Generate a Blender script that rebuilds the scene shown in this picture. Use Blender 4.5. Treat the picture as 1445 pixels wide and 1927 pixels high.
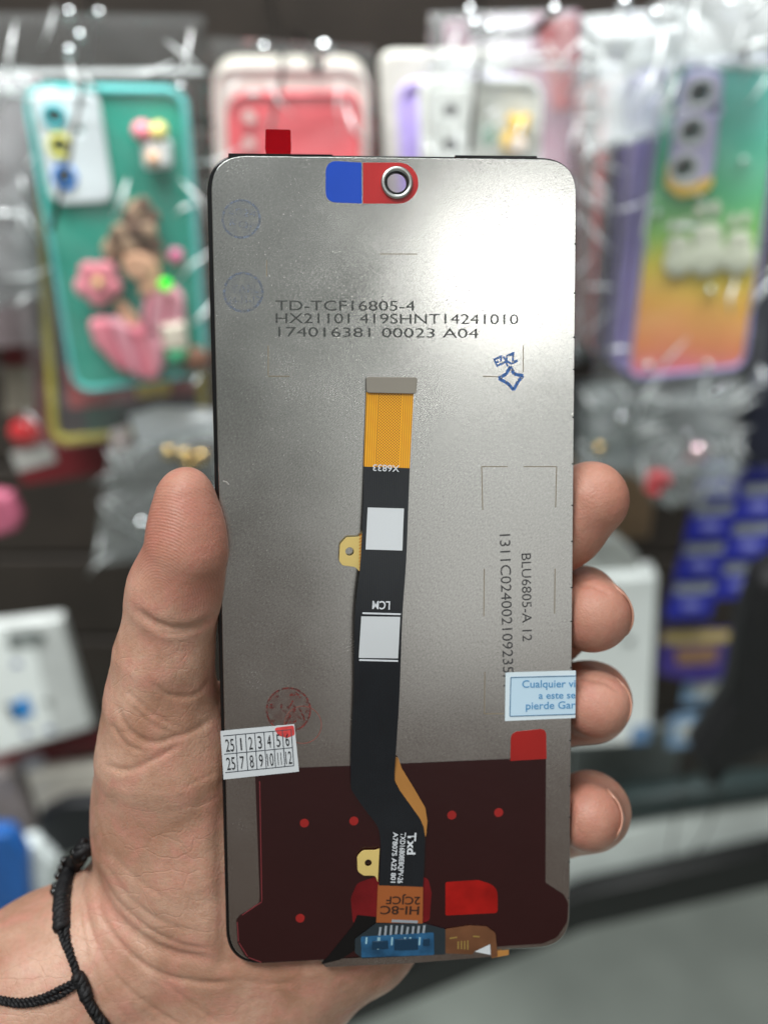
import bpy, math, random
import numpy as np
from mathutils import Vector, Matrix
from mathutils.geometry import tessellate_polygon

random.seed(7)
S = bpy.context.scene
COL = S.collection
for o in list(bpy.data.objects):
    bpy.data.objects.remove(o)

# ------------------------------------------------------------------ camera
FPX, CX, CY = 2024.0, 722.5, 963.5
PITCH = math.radians(31)
CAM_H = 1.45
cam_d = bpy.data.cameras.new("camera")
cam_d.sensor_width = 36
cam_d.lens = 36 * FPX / 1927
cam_d.clip_start = 0.01
cam_d.clip_end = 60
cam_d.dof.use_dof = True
cam_d.dof.focus_distance = 0.222
cam_d.dof.aperture_fstop = 7.2
cam = bpy.data.objects.new("camera", cam_d)
COL.objects.link(cam)
cam.location = (0, 0, CAM_H)
cam.rotation_euler = (math.pi / 2 - PITCH, 0, 0)
S.camera = cam
CM = Matrix.Translation((0, 0, CAM_H)) @ Matrix.Rotation(math.pi / 2 - PITCH, 4, 'X')
EYE = Vector((0, 0, CAM_H))


def ray(px, py):                       # world direction with unit camera depth
    return CM.to_3x3() @ Vector(((px - CX) / FPX, -(py - CY) / FPX, -1))


def P(px, py, d):                      # point at camera depth d
    return EYE + ray(px, py) * d


def W(px, py, Y):                      # point on the upright plane y = Y
    r = ray(px, py)
    return EYE + r * (Y / r.y)


# ------------------------------------------------------------------ world and lamps
wd = bpy.data.worlds.new("World")
S.world = wd
wd.use_nodes = True
nt = wd.node_tree
nt.nodes.clear()
wo = nt.nodes.new("ShaderNodeOutputWorld")
bg = nt.nodes.new("ShaderNodeBackground")
tc = nt.nodes.new("ShaderNodeTexCoord")
sx = nt.nodes.new("ShaderNodeSeparateXYZ")
mr = nt.nodes.new("ShaderNodeMapRange")
rp = nt.nodes.new("ShaderNodeValToRGB")
mr.inputs[1].default_value = -1
mr.inputs[2].default_value = 1
e = rp.color_ramp.elements
e[0].position = 0.0
e[0].color = (0.13, 0.115, 0.10, 1)
e[1].position = 1.0
e[1].color = (0.62, 0.64, 0.64, 1)
for pos, c in ((0.45, (0.13, 0.088, 0.07, 1)), (0.62, (0.19, 0.165, 0.15, 1)), (0.72, (0.22, 0.235, 0.222, 1))):
    k = e.new(pos)
    k.color = c
nt.links.new(tc.outputs['Generated'], sx.inputs[0])
nt.links.new(sx.outputs['Z'], mr.inputs[0])
nt.links.new(mr.outputs[0], rp.inputs[0])
nt.links.new(rp.outputs[0], bg.inputs[0])
nt.links.new(bg.outputs[0], wo.inputs[0])
bg.inputs[1].default_value = 0.92


def area(name, loc, target, sx_, sy_, power, col=(1, 0.98, 0.95)):
    l = bpy.data.lights.new(name, 'AREA')
    l.shape = 'RECTANGLE'
    l.size = sx_
    l.size_y = sy_
    l.energy = power
    l.color = col
    o = bpy.data.objects.new(name, l)
    COL.objects.link(o)
    o.location = loc
    o.rotation_euler = (Vector(target) - Vector(loc)).to_track_quat('-Z', 'Y').to_euler()
    return o


MIR = CM.to_3x3() @ Vector((0.345, 0.05, 0.944))     # mirror direction of the hot spot on the panel
area("ceiling_tube_lamp", EYE + MIR * 2.1, (0, 0.25, 1.35), 0.3, 0.18, 2.3, (1, 0.99, 0.96))
area("added_panel_fill", EYE + CM.to_3x3() @ Vector((0.33, -0.22, 0.919)) * 2.6, (0, 0.2, 1.3), 0.9, 0.9, 1.9, (0.98, 1, 0.98))  # unseen soft fill added to brighten the right side of the metal back
area("ceiling_strip_lamp", (-0.6, -0.4, 3.0), (0.0, 0.35, 1.15), 1.0, 0.4, 29, (0.97, 1, 0.98))
area("added_display_fill", (0.05, 0.36, 2.0), (0.05, 0.665, 0.9), 1.3, 0.12, 6.0, (0.98, 1, 0.99)).data.spread = math.radians(66)  # unseen fill added above the display to brighten the hanging cases

S.view_settings.view_transform = 'Standard'
S.view_settings.look = 'None'
S.view_settings.exposure = 0
S.view_settings.gamma = 1
S.view_settings.use_curve_mapping = False
S.cycles.max_bounces = 8
S.cycles.transparent_max_bounces = 24
S.cycles.use_denoising = True


# ------------------------------------------------------------------ materials
def lin(r, g, b):
    f = lambda c: (c / 255 / 12.92) if c / 255 <= 0.04045 else ((c / 255 + 0.055) / 1.055) ** 2.4
    return (f(r), f(g), f(b), 1)


MATS = {}


def mat(name, rgb, rough=0.5, metal=0.0, coat=0.0, vary=0.12, scale=60, bump=0.0, bscale=400, sss=0, trans=0, alpha=1, spec=0.5, ior=1.45):
    if name in MATS:
        return MATS[name]
    m = bpy.data.materials.new(name)
    m.use_nodes = True
    t = m.node_tree
    b = t.nodes['Principled BSDF']
    c = lin(*rgb)
    b.inputs['Roughness'].default_value = rough
    b.inputs['Metallic'].default_value = metal
    b.inputs['Coat Weight'].default_value = coat
    b.inputs['Coat Roughness'].default_value = 0.06
    b.inputs['Transmission Weight'].default_value = trans
    b.inputs['Alpha'].default_value = alpha
    b.inputs['Specular IOR Level'].default_value = spec
    b.inputs['IOR'].default_value = ior
    tcn = t.nodes.new("ShaderNodeTexCoord")
    n = t.nodes.new("ShaderNodeTexNoise")
    n.inputs['Scale'].default_value = scale
    n.inputs['Detail'].default_value = 5
    t.links.new(tcn.outputs['Object'], n.inputs['Vector'])
    r = t.nodes.new("ShaderNodeValToRGB")
    r.color_ramp.elements[0].position = 0.3
    r.color_ramp.elements[1].position = 0.7
    r.color_ramp.elements[0].color = tuple(max(0, x * (1 - vary)) for x in c[:3]) + (1,)
    r.color_ramp.elements[1].color = tuple(min(1, x * (1 + vary)) for x in c[:3]) + (1,)
    t.links.new(n.outputs['Fac'], r.inputs[0])
    t.links.new(r.outputs[0], b.inputs['Base Color'])
    if bump:
        n2 = t.nodes.new("ShaderNodeTexNoise")
        n2.inputs['Scale'].default_value = bscale
        n2.inputs['Detail'].default_value = 3
        t.links.new(tcn.outputs['Object'], n2.inputs['Vector'])
        bp = t.nodes.new("ShaderNodeBump")
        bp.inputs['Strength'].default_value = bump
        bp.inputs['Distance'].default_value = 0.001
        t.links.new(n2.outputs['Fac'], bp.inputs['Height'])
        t.links.new(bp.outputs[0], b.inputs['Normal'])
    MATS[name] = m
    return m


def film_mat(name, tint=(235, 240, 240), gloss=0.25, rough=0.12, haze=0.06, scale=45):
    """clear crinkled plastic film"""
    if name in MATS:
        return MATS[name]
    m = bpy.data.materials.new(name)
    m.use_nodes = True
    t = m.node_tree
    t.nodes.clear()
    out = t.nodes.new("ShaderNodeOutputMaterial")
    tr = t.nodes.new("ShaderNodeBsdfTransparent")
    tr.inputs[0].default_value = lin(*tint)
    gl = t.nodes.new("ShaderNodeBsdfGlossy")
    gl.inputs['Roughness'].default_value = rough * 0.7
    gl.inputs['Color'].default_value = (0.9, 0.9, 0.9, 1)
    df = t.nodes.new("ShaderNodeBsdfDiffuse")
    df.inputs[0].default_value = lin(240, 244, 245)
    m1 = t.nodes.new("ShaderNodeMixShader")
    m2 = t.nodes.new("ShaderNodeMixShader")
    lw = t.nodes.new("ShaderNodeLayerWeight")
    lw.inputs[0].default_value = gloss
    tcn = t.nodes.new("ShaderNodeTexCoord")
    n = t.nodes.new("ShaderNodeTexNoise")
    n.inputs['Scale'].default_value = scale
    n.inputs['Detail'].default_value = 3
    n.inputs['Distortion'].default_value = 1.5
    bp = t.nodes.new("ShaderNodeBump")
    bp.inputs['Strength'].default_value = 0.9
    bp.inputs['Distance'].default_value = 0.006
    L = t.links.new
    L(tcn.outputs['Object'], n.inputs['Vector'])
    L(n.outputs['Fac'], bp.inputs['Height'])
    L(bp.outputs[0], gl.inputs['Normal'])
    L(bp.outputs[0], lw.inputs['Normal'])
    m1.inputs[0].default_value = haze
    L(tr.outputs[0], m1.inputs[1])
    L(df.outputs[0], m1.inputs[2])
    mg = t.nodes.new("ShaderNodeMath")
    mg.operation = 'MULTIPLY'
    mg.inputs[1].default_value = 0.75
    L(lw.outputs['Fresnel'], mg.inputs[0])
    L(mg.outputs[0], m2.inputs[0])
    L(m1.outputs[0], m2.inputs[1])
    L(gl.outputs[0], m2.inputs[2])
    L(m2.outputs[0], out.inputs[0])
    MATS[name] = m
    return m


# ------------------------------------------------------------------ shape helpers
def rpoly(pts, r, n=7):
    """polygon with rounded corners; r a number or one per corner"""
    out = []
    N = len(pts)
    if not hasattr(r, '__len__'):
        r = [r] * N
    for i in range(N):
        p = Vector(pts[i]).to_2d()
        a = (Vector(pts[i - 1]).to_2d() - p)
        b = (Vector(pts[(i + 1) % N]).to_2d() - p)
        if r[i] <= 0:
            out.append(tuple(p))
            continue
        la, lb = a.length, b.length
        a.normalize()
        b.normalize()
        ang = a.angle(b)
        t = min(r[i] / math.tan(ang / 2), la * 0.49, lb * 0.49)
        p0, p1 = p + a * t, p + b * t
        for k in range(n + 1):
            s = k / n
            q = p0 * (1 - s) ** 2 * 1 + p * 2 * s * (1 - s) + p1 * s ** 2
            # pull towards a circular arc
            out.append(tuple(q))
    return out


def circ(c, r, n=28, ry=None):
    ry = ry or r
    return [(c[0] + r * math.cos(2 * math.pi * k / n), c[1] + ry * math.sin(2 * math.pi * k / n)) for k in range(n)]


def sarea(l):
    return 0.5 * sum(l[i - 1][0] * l[i][1] - l[i][0] * l[i - 1][1] for i in range(len(l)))


def inset(l, d):
    n = len(l)
    out = []
    for i in range(n):
        a, p, b = Vector(l[i - 1]), Vector(l[i]), Vector(l[(i + 1) % n])
        e1, e2 = (p - a), (b - p)
        if e1.length < 1e-9 or e2.length < 1e-9:
            out.append(tuple(p))
            continue
        e1.normalize()
        e2.normalize()
        m = (Vector((-e1.y, e1.x)) + Vector((-e2.y, e2.x)))
        if m.length < 1e-6:
            out.append(tuple(p))
            continue
        m.normalize()
        c = max(0.4, m.dot(Vector((-e1.y, e1.x))))
        out.append(tuple(p + m * (d / c)))
    return out


def prism_mesh(name, loops, w0, w1, bevel=0.0, nb=3):
    """loops[0] outer, rest holes (2D); solid from w0 (back) to w1 (front)"""
    L = [list(l) for l in loops]
    for i, l in enumerate(L):
        if (sarea(l) > 0) != (i == 0):
            l.reverse()
    rings = []                         # list of (loops, w)
    if bevel > 0:
        for k in range(nb + 1):
            a = math.pi / 2 * k / nb
            rings.append(([inset(l, bevel * (1 - math.sin(a))) for l in L], w0 + bevel * (1 - math.cos(a))))
        for k in range(nb + 1):
            a = math.pi / 2 * k / nb
            rings.append(([inset(l, bevel * (1 - math.cos(a))) for l in L], w1 - bevel * (1 - math.sin(a))))
    else:
        rings = [(L, w0), (L, w1)]
    V, Fc = [], []
    sizes = [len(l) for l in L]
    tot = sum(sizes)
    for ls, w in rings:
        for l in ls:
            V += [(p[0], p[1], w) for p in l]
    for j in range(len(rings) - 1):
        b0, b1 = j * tot, (j + 1) * tot
        o = 0
        for s in sizes:
            for i in range(s):
                k = (i + 1) % s
                Fc.append((b0 + o + i, b0 + o + k, b1 + o + k, b1 + o + i))
            o += s
    tris = tessellate_polygon([[Vector((p[0], p[1], 0)) for p in l] for l in rings[-1][0]])
    b1 = (len(rings) - 1) * tot
    for t in tris:
        a, b, c = (rings[-1][0], t)[1]
        pa, pb, pc = V[b1 + a], V[b1 + b], V[b1 + c]
        s = (pb[0] - pa[0]) * (pc[1] - pa[1]) - (pc[0] - pa[0]) * (pb[1] - pa[1])
        if abs(s) < 1e-16:
            continue
        f = (a, b, c) if s > 0 else (c, b, a)
        Fc.append(tuple(b1 + i for i in f))
        Fc.append(tuple(reversed(f)))
    me = bpy.data.meshes.new(name)
    me.from_pydata(V, [], Fc)
    me.validate()
    if bevel > 0:                      # flat caps, smooth rounded edges
        nz = np.empty(len(me.polygons) * 3)
        me.polygons.foreach_get('normal', nz)
        me.polygons.foreach_set('use_smooth', np.abs(nz.reshape(-1, 3)[:, 2]) < 0.999)
    return me


def link(name, me, m, parent=None):
    o = bpy.data.objects.new(name, me)
    COL.objects.link(o)
    if m is not None:
        me.materials.append(m)
    if parent is not None:
        o.parent = parent
    return o


def tag(o, label, cat, group=None, kind=None):
    o['label'] = label
    if cat:
        o['category'] = cat
    if group:
        o['group'] = group
    if kind:
        o['kind'] = kind
    return o


def tube_mesh(name, paths, radii, n=10, close=False):
    """paths: list of point lists; radii: number / list"""
    V, Fc = [], []
    for pi, pts in enumerate(paths):
        pts = [Vector(p) for p in pts]
        r = radii[pi] if hasattr(radii, '__len__') and hasattr(radii[0], '__len__') else radii
        base = len(V)
        up = Vector((0.13, 0.31, 0.94))
        for i, p in enumerate(pts):
            t = (pts[min(i + 1, len(pts) - 1)] - pts[max(i - 1, 0)]).normalized()
            a = t.cross(up)
            if a.length < 1e-4:
                a = t.cross(Vector((1, 0, 0)))
            a.normalize()
            b = t.cross(a)
            rr = r[i] if hasattr(r, '__len__') else r
            for k in range(n):
                th = 2 * math.pi * k / n
                V.append(p + (a * math.cos(th) + b * math.sin(th)) * rr)
        for i in range(len(pts) - 1):
            for k in range(n):
                q = (k + 1) % n
                Fc.append((base + i * n + k, base + i * n + q, base + (i + 1) * n + q, base + (i + 1) * n + k))
        Fc.append(tuple(base + k for k in reversed(range(n))))
        Fc.append(tuple(base + (len(pts) - 1) * n + k for k in range(n)))
    me = bpy.data.meshes.new(name)
    me.from_pydata([tuple(v) for v in V], [], Fc)
    me.shade_smooth()
    return me


def ball_mesh(name, c, r, sc=(1, 1, 1), nu=20, nv=12):
    V, Fc = [], []
    c = Vector(c)
    for j in range(nv + 1):
        ph = math.pi * j / nv
        for i in range(nu):
            th = 2 * math.pi * i / nu
            V.append((c.x + r * sc[0] * math.sin(ph) * math.cos(th), c.y + r * sc[1] * math.sin(ph) * math.sin(th), c.z + r * sc[2] * math.cos(ph)))
    for j in range(nv):
        for i in range(nu):
            k = (i + 1) % nu
            Fc.append((j * nu + i, (j + 1) * nu + i, (j + 1) * nu + k, j * nu + k))
    me = bpy.data.meshes.new(name)
    me.from_pydata(V, [], Fc)
    me.validate()
    me.shade_smooth()
    return me


def join_meshes(name, ms):
    V, Fc = [], []
    for m in ms:
        b = len(V)
        V += [tuple(v.co) for v in m.vertices]
        Fc += [tuple(b + i for i in p.vertices) for p in m.polygons]
    me = bpy.data.meshes.new(name)
    me.from_pydata(V, [], Fc)
    me.shade_smooth()
    return me


def smooth_path(pts, n=8):
    pts = [Vector(p) for p in pts]
    out = []
    for i in range(len(pts) - 1):
        p0, p1, p2, p3 = pts[max(i - 1, 0)], pts[i], pts[i + 1], pts[min(i + 2, len(pts) - 1)]
        for k in range(n):
            t = k / n
            out.append(0.5 * ((2 * p1) + (p2 - p0) * t + (2 * p0 - 5 * p1 + 4 * p2 - p3) * t * t + (3 * p1 - p0 - 3 * p2 + p3) * t ** 3))
    out.append(pts[-1])
    return out


class Fr:
    """a thing with its own frame: u right, v up, w towards the viewer. root is the Empty that carries the parts"""

    def __init__(s, name, label, cat, M, group=None, kind=None):
        s.M = M
        s.I = M.inverted()
        s.root = bpy.data.objects.new(name, None)
        s.root.empty_display_size = 0.01
        COL.objects.link(s.root)
        s.root.matrix_world = M
        tag(s.root, label, cat, group, kind)

    def uv(s, px, py, w=0.0):
        o = s.I @ EYE
        d = s.I.to_3x3() @ ray(px, py)
        t = (w - o.z) / d.z
        return (o.x + d.x * t, o.y + d.y * t)

    def loop(s, pts, w=0.0):
        return [s.uv(p[0], p[1], w) for p in pts]

    def k(s, px, py):                   # metres per photo pixel there
        a, b = s.uv(px - 5, py), s.uv(px + 5, py)
        return math.hypot(a[0] - b[0], a[1] - b[1]) / 10

    def slab(s, name, pts, w0, w1, m, r=0, bevel=0, holes=(), parent=None):
        w0 = w0 or 0.000008            # never flush with the face below
        c = pts[0]
        k = s.k(*c)
        rr = [x * k for x in r] if hasattr(r, '__len__') else r * k
        l = s.loop(pts, w1)
        l = rpoly(l, rr) if (hasattr(r, '__len__') or r > 0) else l
        hs = []
        for h in holes:
            if len(h) == 2:            # ((x,y), r)
                hs.append(circ(s.uv(h[0][0], h[0][1], w1), h[1] * k))
            else:
                hs.append(s.loop(h, w1))
        return link(name, prism_mesh(name, [l] + hs, w0, w1, bevel), m, parent or s.root)

    def disc(s, name, c, rpx, w0, w1, m, bevel=0, hole=None, parent=None, ry=None):
        w0 = w0 or 0.000008
        k = s.k(*c)
        ls = [circ(s.uv(c[0], c[1], w1), rpx * k, 36, (ry or rpx) * k)]
        if hole:
            ls.append(circ(s.uv(c[0], c[1], w1), hole * k, 36, hole * k * ((ry or rpx) / rpx)))
        return link(name, prism_mesh(name, ls, w0, w1, bevel), m, parent or s.root)

    def ball(s, name, c, rpx, w, m, sc=(1, 1, 1), parent=None):
        u = s.uv(c[0], c[1], w)
        return link(name, ball_mesh(name, (u[0], u[1], w), rpx * s.k(*c), sc), m, parent or s.root)

    def line(s, name, segs, wpx, w0, w1, m, parent=None):
        w0 = w0 or 0.000008
        ms = []
        for a, b in segs:
            A, B = Vector(s.uv(*a, w1)), Vector(s.uv(*b, w1))
            d = (B - A).normalized()
            h = Vector((-d.y, d.x)) * (wpx * s.k(*a) / 2)
            ms.append(prism_mesh("t", [[tuple(A + h), tuple(A - h), tuple(B - h), tuple(B + h)]], w0, w1))
        me = join_meshes(name, ms)
        me.shade_flat()
        for x in ms:
            bpy.data.meshes.remove(x)
        return link(name, me, m, parent or s.root)

    def text(s, body, p0, p1, hpx, w, m, parent=None, bold=0.0, name="printed_text"):
        cu = bpy.data.curves.new("font_tmp", 'FONT')
        cu.body = body
        cu.size = 1
        cu.resolution_u = 4
        cu.offset = bold
        ob = bpy.data.objects.new("font_tmp", cu)
        COL.objects.link(ob)
        dg = bpy.context.evaluated_depsgraph_get()
        me = bpy.data.meshes.new_from_object(ob.evaluated_get(dg))
        bpy.data.objects.remove(ob)
        bpy.data.curves.remove(cu)
        me.name = name
        co = np.empty(len(me.vertices) * 3)
        me.vertices.foreach_get('co', co)
        co = co.reshape(-1, 3)
        x0, x1 = co[:, 0].min(), co[:, 0].max()
        A, B = np.array(s.uv(*p0, w)), np.array(s.uv(*p1, w))
        d = (B - A) / (x1 - x0)
        n = np.array((-(B - A)[1], (B - A)[0]))
        n = n / np.linalg.norm(n) * (hpx * s.k(*p0)) / 0.70
        q = np.zeros_like(co)
        q[:, :2] = A + (co[:, 0:1] - x0) * d + co[:, 1:2] * n
        q[:, 2] = w
        me.vertices.foreach_set('co', q.ravel())
        me.materials.clear()
        me.update()
        return link(name, me, m, parent or s.root)

    def strip(s, name, left, right, wf, th, m, n=60, mc=6, parent=None):
        """ribbon between two px polylines, with height wf(t)"""
        def rs(pl):
            pl = [Vector(p) for p in pl]
            ds = [0]
            for i in range(1, len(pl)):
                ds.append(ds[-1] + (pl[i] - pl[i - 1]).length)
            out = []
            for k in range(n + 1):
                t = ds[-1] * k / n
                i = 1
                while i < len(pl) - 1 and ds[i] < t:
                    i += 1
                f = (t - ds[i - 1]) / max(1e-9, ds[i] - ds[i - 1])
                out.append(pl[i - 1].lerp(pl[i], f))
            return out
        Lp, Rp = rs(left), rs(right)
        V, Fc = [], []
        for top in (1, 0):
            for i in range(n + 1):
                w = wf(i / n) - (0 if top else th)
                for j in range(mc + 1):
                    p = Lp[i].lerp(Rp[i], j / mc)
                    q = s.uv(p.x, p.y, wf(i / n))
                    V.append((q[0], q[1], w))
        st = mc + 1
        off = (n + 1) * st
        for i in range(n):
            for j in range(mc):
                a = i * st + j
                Fc.append((a, a + st, a + st + 1, a + 1))
                Fc.append((off + a, off + a + 1, off + a + st + 1, off + a + st))
        for i in range(n):
            a, b = i * st, (i + 1) * st
            Fc.append((a, off + a, off + b, b))
            a, b = i * st + mc, (i + 1) * st + mc
            Fc.append((b, off + b, off + a, a))
        for j in range(mc):
            Fc.append((j, j + 1, off + j + 1, off + j))
            a = n * st + j
            Fc.append((a + 1, a, off + a, off + a + 1))
        me = bpy.data.meshes.new(name)
        me.from_pydata(V, [], Fc)
        me.shade_smooth()
        me.set_sharp_from_angle(angle=math.radians(50))
        return link(name, me, m, parent or s.root)


def wall_frame(name, label, cat, px, py, Y, group=None, kind=None, lean=0.0):
    """upright thing parallel to the display wall, its base at a pixel of the photo on the plane y = Y"""
    c = W(px, py, Y)
    M = Matrix.Translation(c) @ Matrix.Rotation(math.pi / 2 + lean, 4, 'X')
    return Fr(name, label, cat, M, group, kind)


# ================================================================== SETTING
WALL_Y = 0.74
wood = mat('dark_slat_board', (42, 36, 31), 0.6, vary=0.25, scale=14, bump=0.15, bscale=60)
wf = Fr('display_wall', 'dark brown slatted display wall behind the hanging phone cases', 'display wall',
        Matrix.Translation((0, WALL_Y, 0.62)) @ Matrix.Rotation(math.pi / 2, 4, 'X'))
nslat = 14
for i in range(nslat):
    z0 = i * 0.085
    me = prism_mesh('slat', [[(-1.1, z0 + 0.005), (1.1, z0 + 0.005), (1.1, z0 + 0.085), (-1.1, z0 + 0.085)]], -0.018, 0, 0.003)
    link('slat', me, wood, wf.root)
me = prism_mesh('back_board', [[(-1.1, 0), (1.1, 0), (1.1, 1.2), (-1.1, 1.2)]], -0.03, -0.0185)
link('back_board', me, mat('groove_black', (20, 18, 17), 0.7), wf.root)

floor_m = mat('floor_grey_tile', (170, 178, 170), 0.45, vary=0.18, scale=6, bump=0.1, bscale=20)
me = bpy.data.meshes.new('floor')
me.from_pydata([(-8, -6, 0), (8, -6, 0), (8, 8, 0), (-8, 8, 0)], [], [(0, 1, 2, 3)])
fl = link('floor', me, floor_m)
tag(fl, 'pale grey floor below the display', None, kind='structure')

# ================================================================== LCD PANEL
CORN = [(388, 288), (1086, 296), (1072, 1784), (427, 1820)]
rr_ = [np.array([(x - CX) / FPX, -(y - CY) / FPX, -1.0]) for x, y in CORN]
A_ = np.stack([rr_[1], -rr_[2], rr_[3]], 1)
dd = np.linalg.solve(A_, rr_[0])
dd = np.array([1, *dd])
pts3 = [rr_[i] * dd[i] for i in range(4)]
sc_ = 0.0755 / np.linalg.norm(pts3[1] - pts3[0])
pts3 = [p * sc_ for p in pts3]
U_ = Vector(pts3[1] - pts3[0]).normalized()
V_ = Vector(pts3[0] - pts3[3])
V_ = (V_ - U_ * V_.dot(U_)).normalized()
N_ = U_.cross(V_)
O_ = Vector(pts3[3])
ML = Matrix(((U_.x, V_.x, N_.x, O_.x), (U_.y, V_.y, N_.y, O_.y), (U_.z, V_.z, N_.z, O_.z), (0, 0, 0, 1)))
M_LCD = CM @ ML
MM = 0.001
lcd = Fr('phone_screen', 'bare replacement phone screen seen from its grey metal back, held in a hand', 'phone screen', M_LCD)
PW = 0.0755
PH = (Vector(pts3[0]) - Vector(pts3[3])).length


def panel_depth(px, py):               # camera depth of the panel's plane
    r = np.array([(px - CX) / FPX, -(py - CY) / FPX, -1.0])
    n = np.array(N_)
    return float(n @ np.array(O_) / (n @ r))


# --- metal
mm_ = bpy.data.materials.new('satin_metal_plate')
mm_.use_nodes = True
t = mm_.node_tree
b = t.nodes['Principled BSDF']
b.inputs['Metallic'].default_value = 1
tcn = t.nodes.new("ShaderNodeTexCoord")
mp = t.nodes.new("ShaderNodeMapping")
mp.vector_type = 'TEXTURE'
mp.inputs['Rotation'].default_value = (0, 0, math.radians(52))
mp.inputs['Scale'].default_value = (2.4, 1, 1)
n1 = t.nodes.new("ShaderNodeTexNoise")
n1.inputs['Scale'].default_value = 4200
n1.inputs['Detail'].default_value = 2
n2 = t.nodes.new("ShaderNodeTexNoise")
n2.inputs['Scale'].default_value = 45
n2.inputs['Detail'].default_value = 5
bp = t.nodes.new("ShaderNodeBump")
bp.inputs['Strength'].default_value = 0.085
bp.inputs['Distance'].default_value = 0.00006
L = t.links.new
L(tcn.outputs['Object'], mp.inputs[0])
L(mp.outputs[0], n1.inputs['Vector'])
L(tcn.outputs['Object'], n2.inputs['Vector'])
vs = t.nodes.new("ShaderNodeTexVoronoi")
vs.inputs['Scale'].default_value = 2400
L(tcn.outputs['Object'], vs.inputs['Vector'])
dot = t.nodes.new("ShaderNodeMapRange")
dot.inputs[1].default_value = 0.30
dot.inputs[2].default_value = 0.0
L(vs.outputs['Distance'], dot.inputs[0])
sv = t.nodes.new("ShaderNodeSeparateColor")
L(vs.outputs['Color'], sv.inputs[0])
gt = t.nodes.new("ShaderNodeMath")
gt.operation = 'GREATER_THAN'
gt.inputs[1].default_value = 0.9
L(sv.outputs[0], gt.inputs[0])
mu = t.nodes.new("ShaderNodeMath")
mu.operation = 'MULTIPLY'
L(dot.outputs[0], mu.inputs[0])
L(gt.outputs[0], mu.inputs[1])
ma = t.nodes.new("ShaderNodeMath")
ma.operation = 'MULTIPLY_ADD'
ma.inputs[1].default_value = 5.0
L(mu.outputs[0], ma.inputs[0])
L(n1.outputs['Fac'], ma.inputs[2])
L(ma.outputs[0], bp.inputs['Height'])
L(bp.outputs[0], b.inputs['Normal'])
r1 = t.nodes.new("ShaderNodeValToRGB")
r1.color_ramp.elements[0].position = 0.3
r1.color_ramp.elements[0].color = (0.50, 0.50, 0.48, 1)
r1.color_ramp.elements[1].position = 0.7
r1.color_ramp.elements[1].color = (0.56, 0.56, 0.54, 1)
L(n2.outputs['Fac'], r1.inputs[0])
L(r1.outputs[0], b.inputs['Base Color'])
mr2 = t.nodes.new("ShaderNodeMapRange")
mr2.inputs[1].default_value = 0.3
mr2.inputs[2].default_value = 0.7
mr2.inputs[3].default_value = 0.18
mr2.inputs[4].default_value = 0.25
L(n2.outputs['Fac'], mr2.inputs[0])
n3 = t.nodes.new("ShaderNodeTexNoise")
n3.inputs['Scale'].default_value = 5200
n3.inputs['Detail'].default_value = 1
L(mp.outputs[0], n3.inputs['Vector'])
m3 = t.nodes.new("ShaderNodeMapRange")
m3.inputs[1].default_value = 0.3
m3.inputs[2].default_value = 0.7
m3.inputs[3].default_value = -0.04
m3.inputs[4].default_value = 0.04
L(n3.outputs['Fac'], m3.inputs[0])
a3 = t.nodes.new("ShaderNodeMath")
a3.operation = 'ADD'
L(mr2.outputs[0], a3.inputs[0])
L(m3.outputs[0], a3.inputs[1])
L(a3.outputs[0], b.inputs['Roughness'])
m4 = t.nodes.new("ShaderNodeMapRange")
m4.inputs[1].default_value = 0.3
m4.inputs[2].default_value = 0.7
m4.inputs[3].default_value = 0.86
m4.inputs[4].default_value = 1.09
L(n1.outputs['Fac'], m4.inputs[0])
vm = t.nodes.new("ShaderNodeVectorMath")
vm.operation = 'SCALE'
L(r1.outputs[0], vm.inputs[0])
L(m4.outputs[0], vm.inputs[3])
L(vm.outputs[0], b.inputs['Base Color'])

black_glass = mat('black_glass_edge', (12, 12, 13), 0.18, coat=0.5)
RING = (747, 343)
k0 = lcd.k(*RING)
hole_c = lcd.uv(*RING)
outer = rpoly([(0, PH), (PW, PH), (PW, 0), (0, 0)], [0.0078, 0.0078, 0.0078, 0.0082], 12)
link('cover_glass', prism_mesh('cover_glass', [outer, circ(hole_c, 19.5 * k0, 36)], -0.0021, -0.0006, 0.0003), black_glass, lcd.root)
pin = [(0.0009, PH - 0.0005), (PW - 0.0002, PH - 0.0005), (PW - 0.0002, 0.0005), (0.00075, 0.0009)]
plate = rpoly(pin, [0.0072, 0.0072, 0.0072, 0.0078], 12)
link('metal_back', prism_mesh('metal_back', [plate, circ(hole_c, 21 * k0, 36)], -0.00055, 0, 0.00012, 2), mm_, lcd.root)
# crimp notches along the long edge
ns = []
for i in range(17):
    v = 0.012 + i * (PH - 0.03) / 16 + random.uniform(-0.0015, 0.0015)
    ns.append(prism_mesh('t', [[(PW - 0.0006, v), (PW - 0.00015, v), (PW - 0.00015, v + 0.0003), (PW - 0.0006, v + 0.0003)]], -0.0003, 0.00003))
ob = link('edge_notches', join_meshes('edge_notches', ns), mat('notch_dark', (45, 45, 44), 0.5), lcd.root)
# black bezel tape showing over the top edge
lcd.slab('bezel_tape', [(430, 288.5), (626, 290.5), (626, 298), (430, 298)], -0.0006, -0.0002, black_glass)
lcd.slab('bezel_tape', [(856, 292), (1010, 293.5), (1010, 300), (856, 300)], -0.0006, -0.0002, black_glass)

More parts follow.
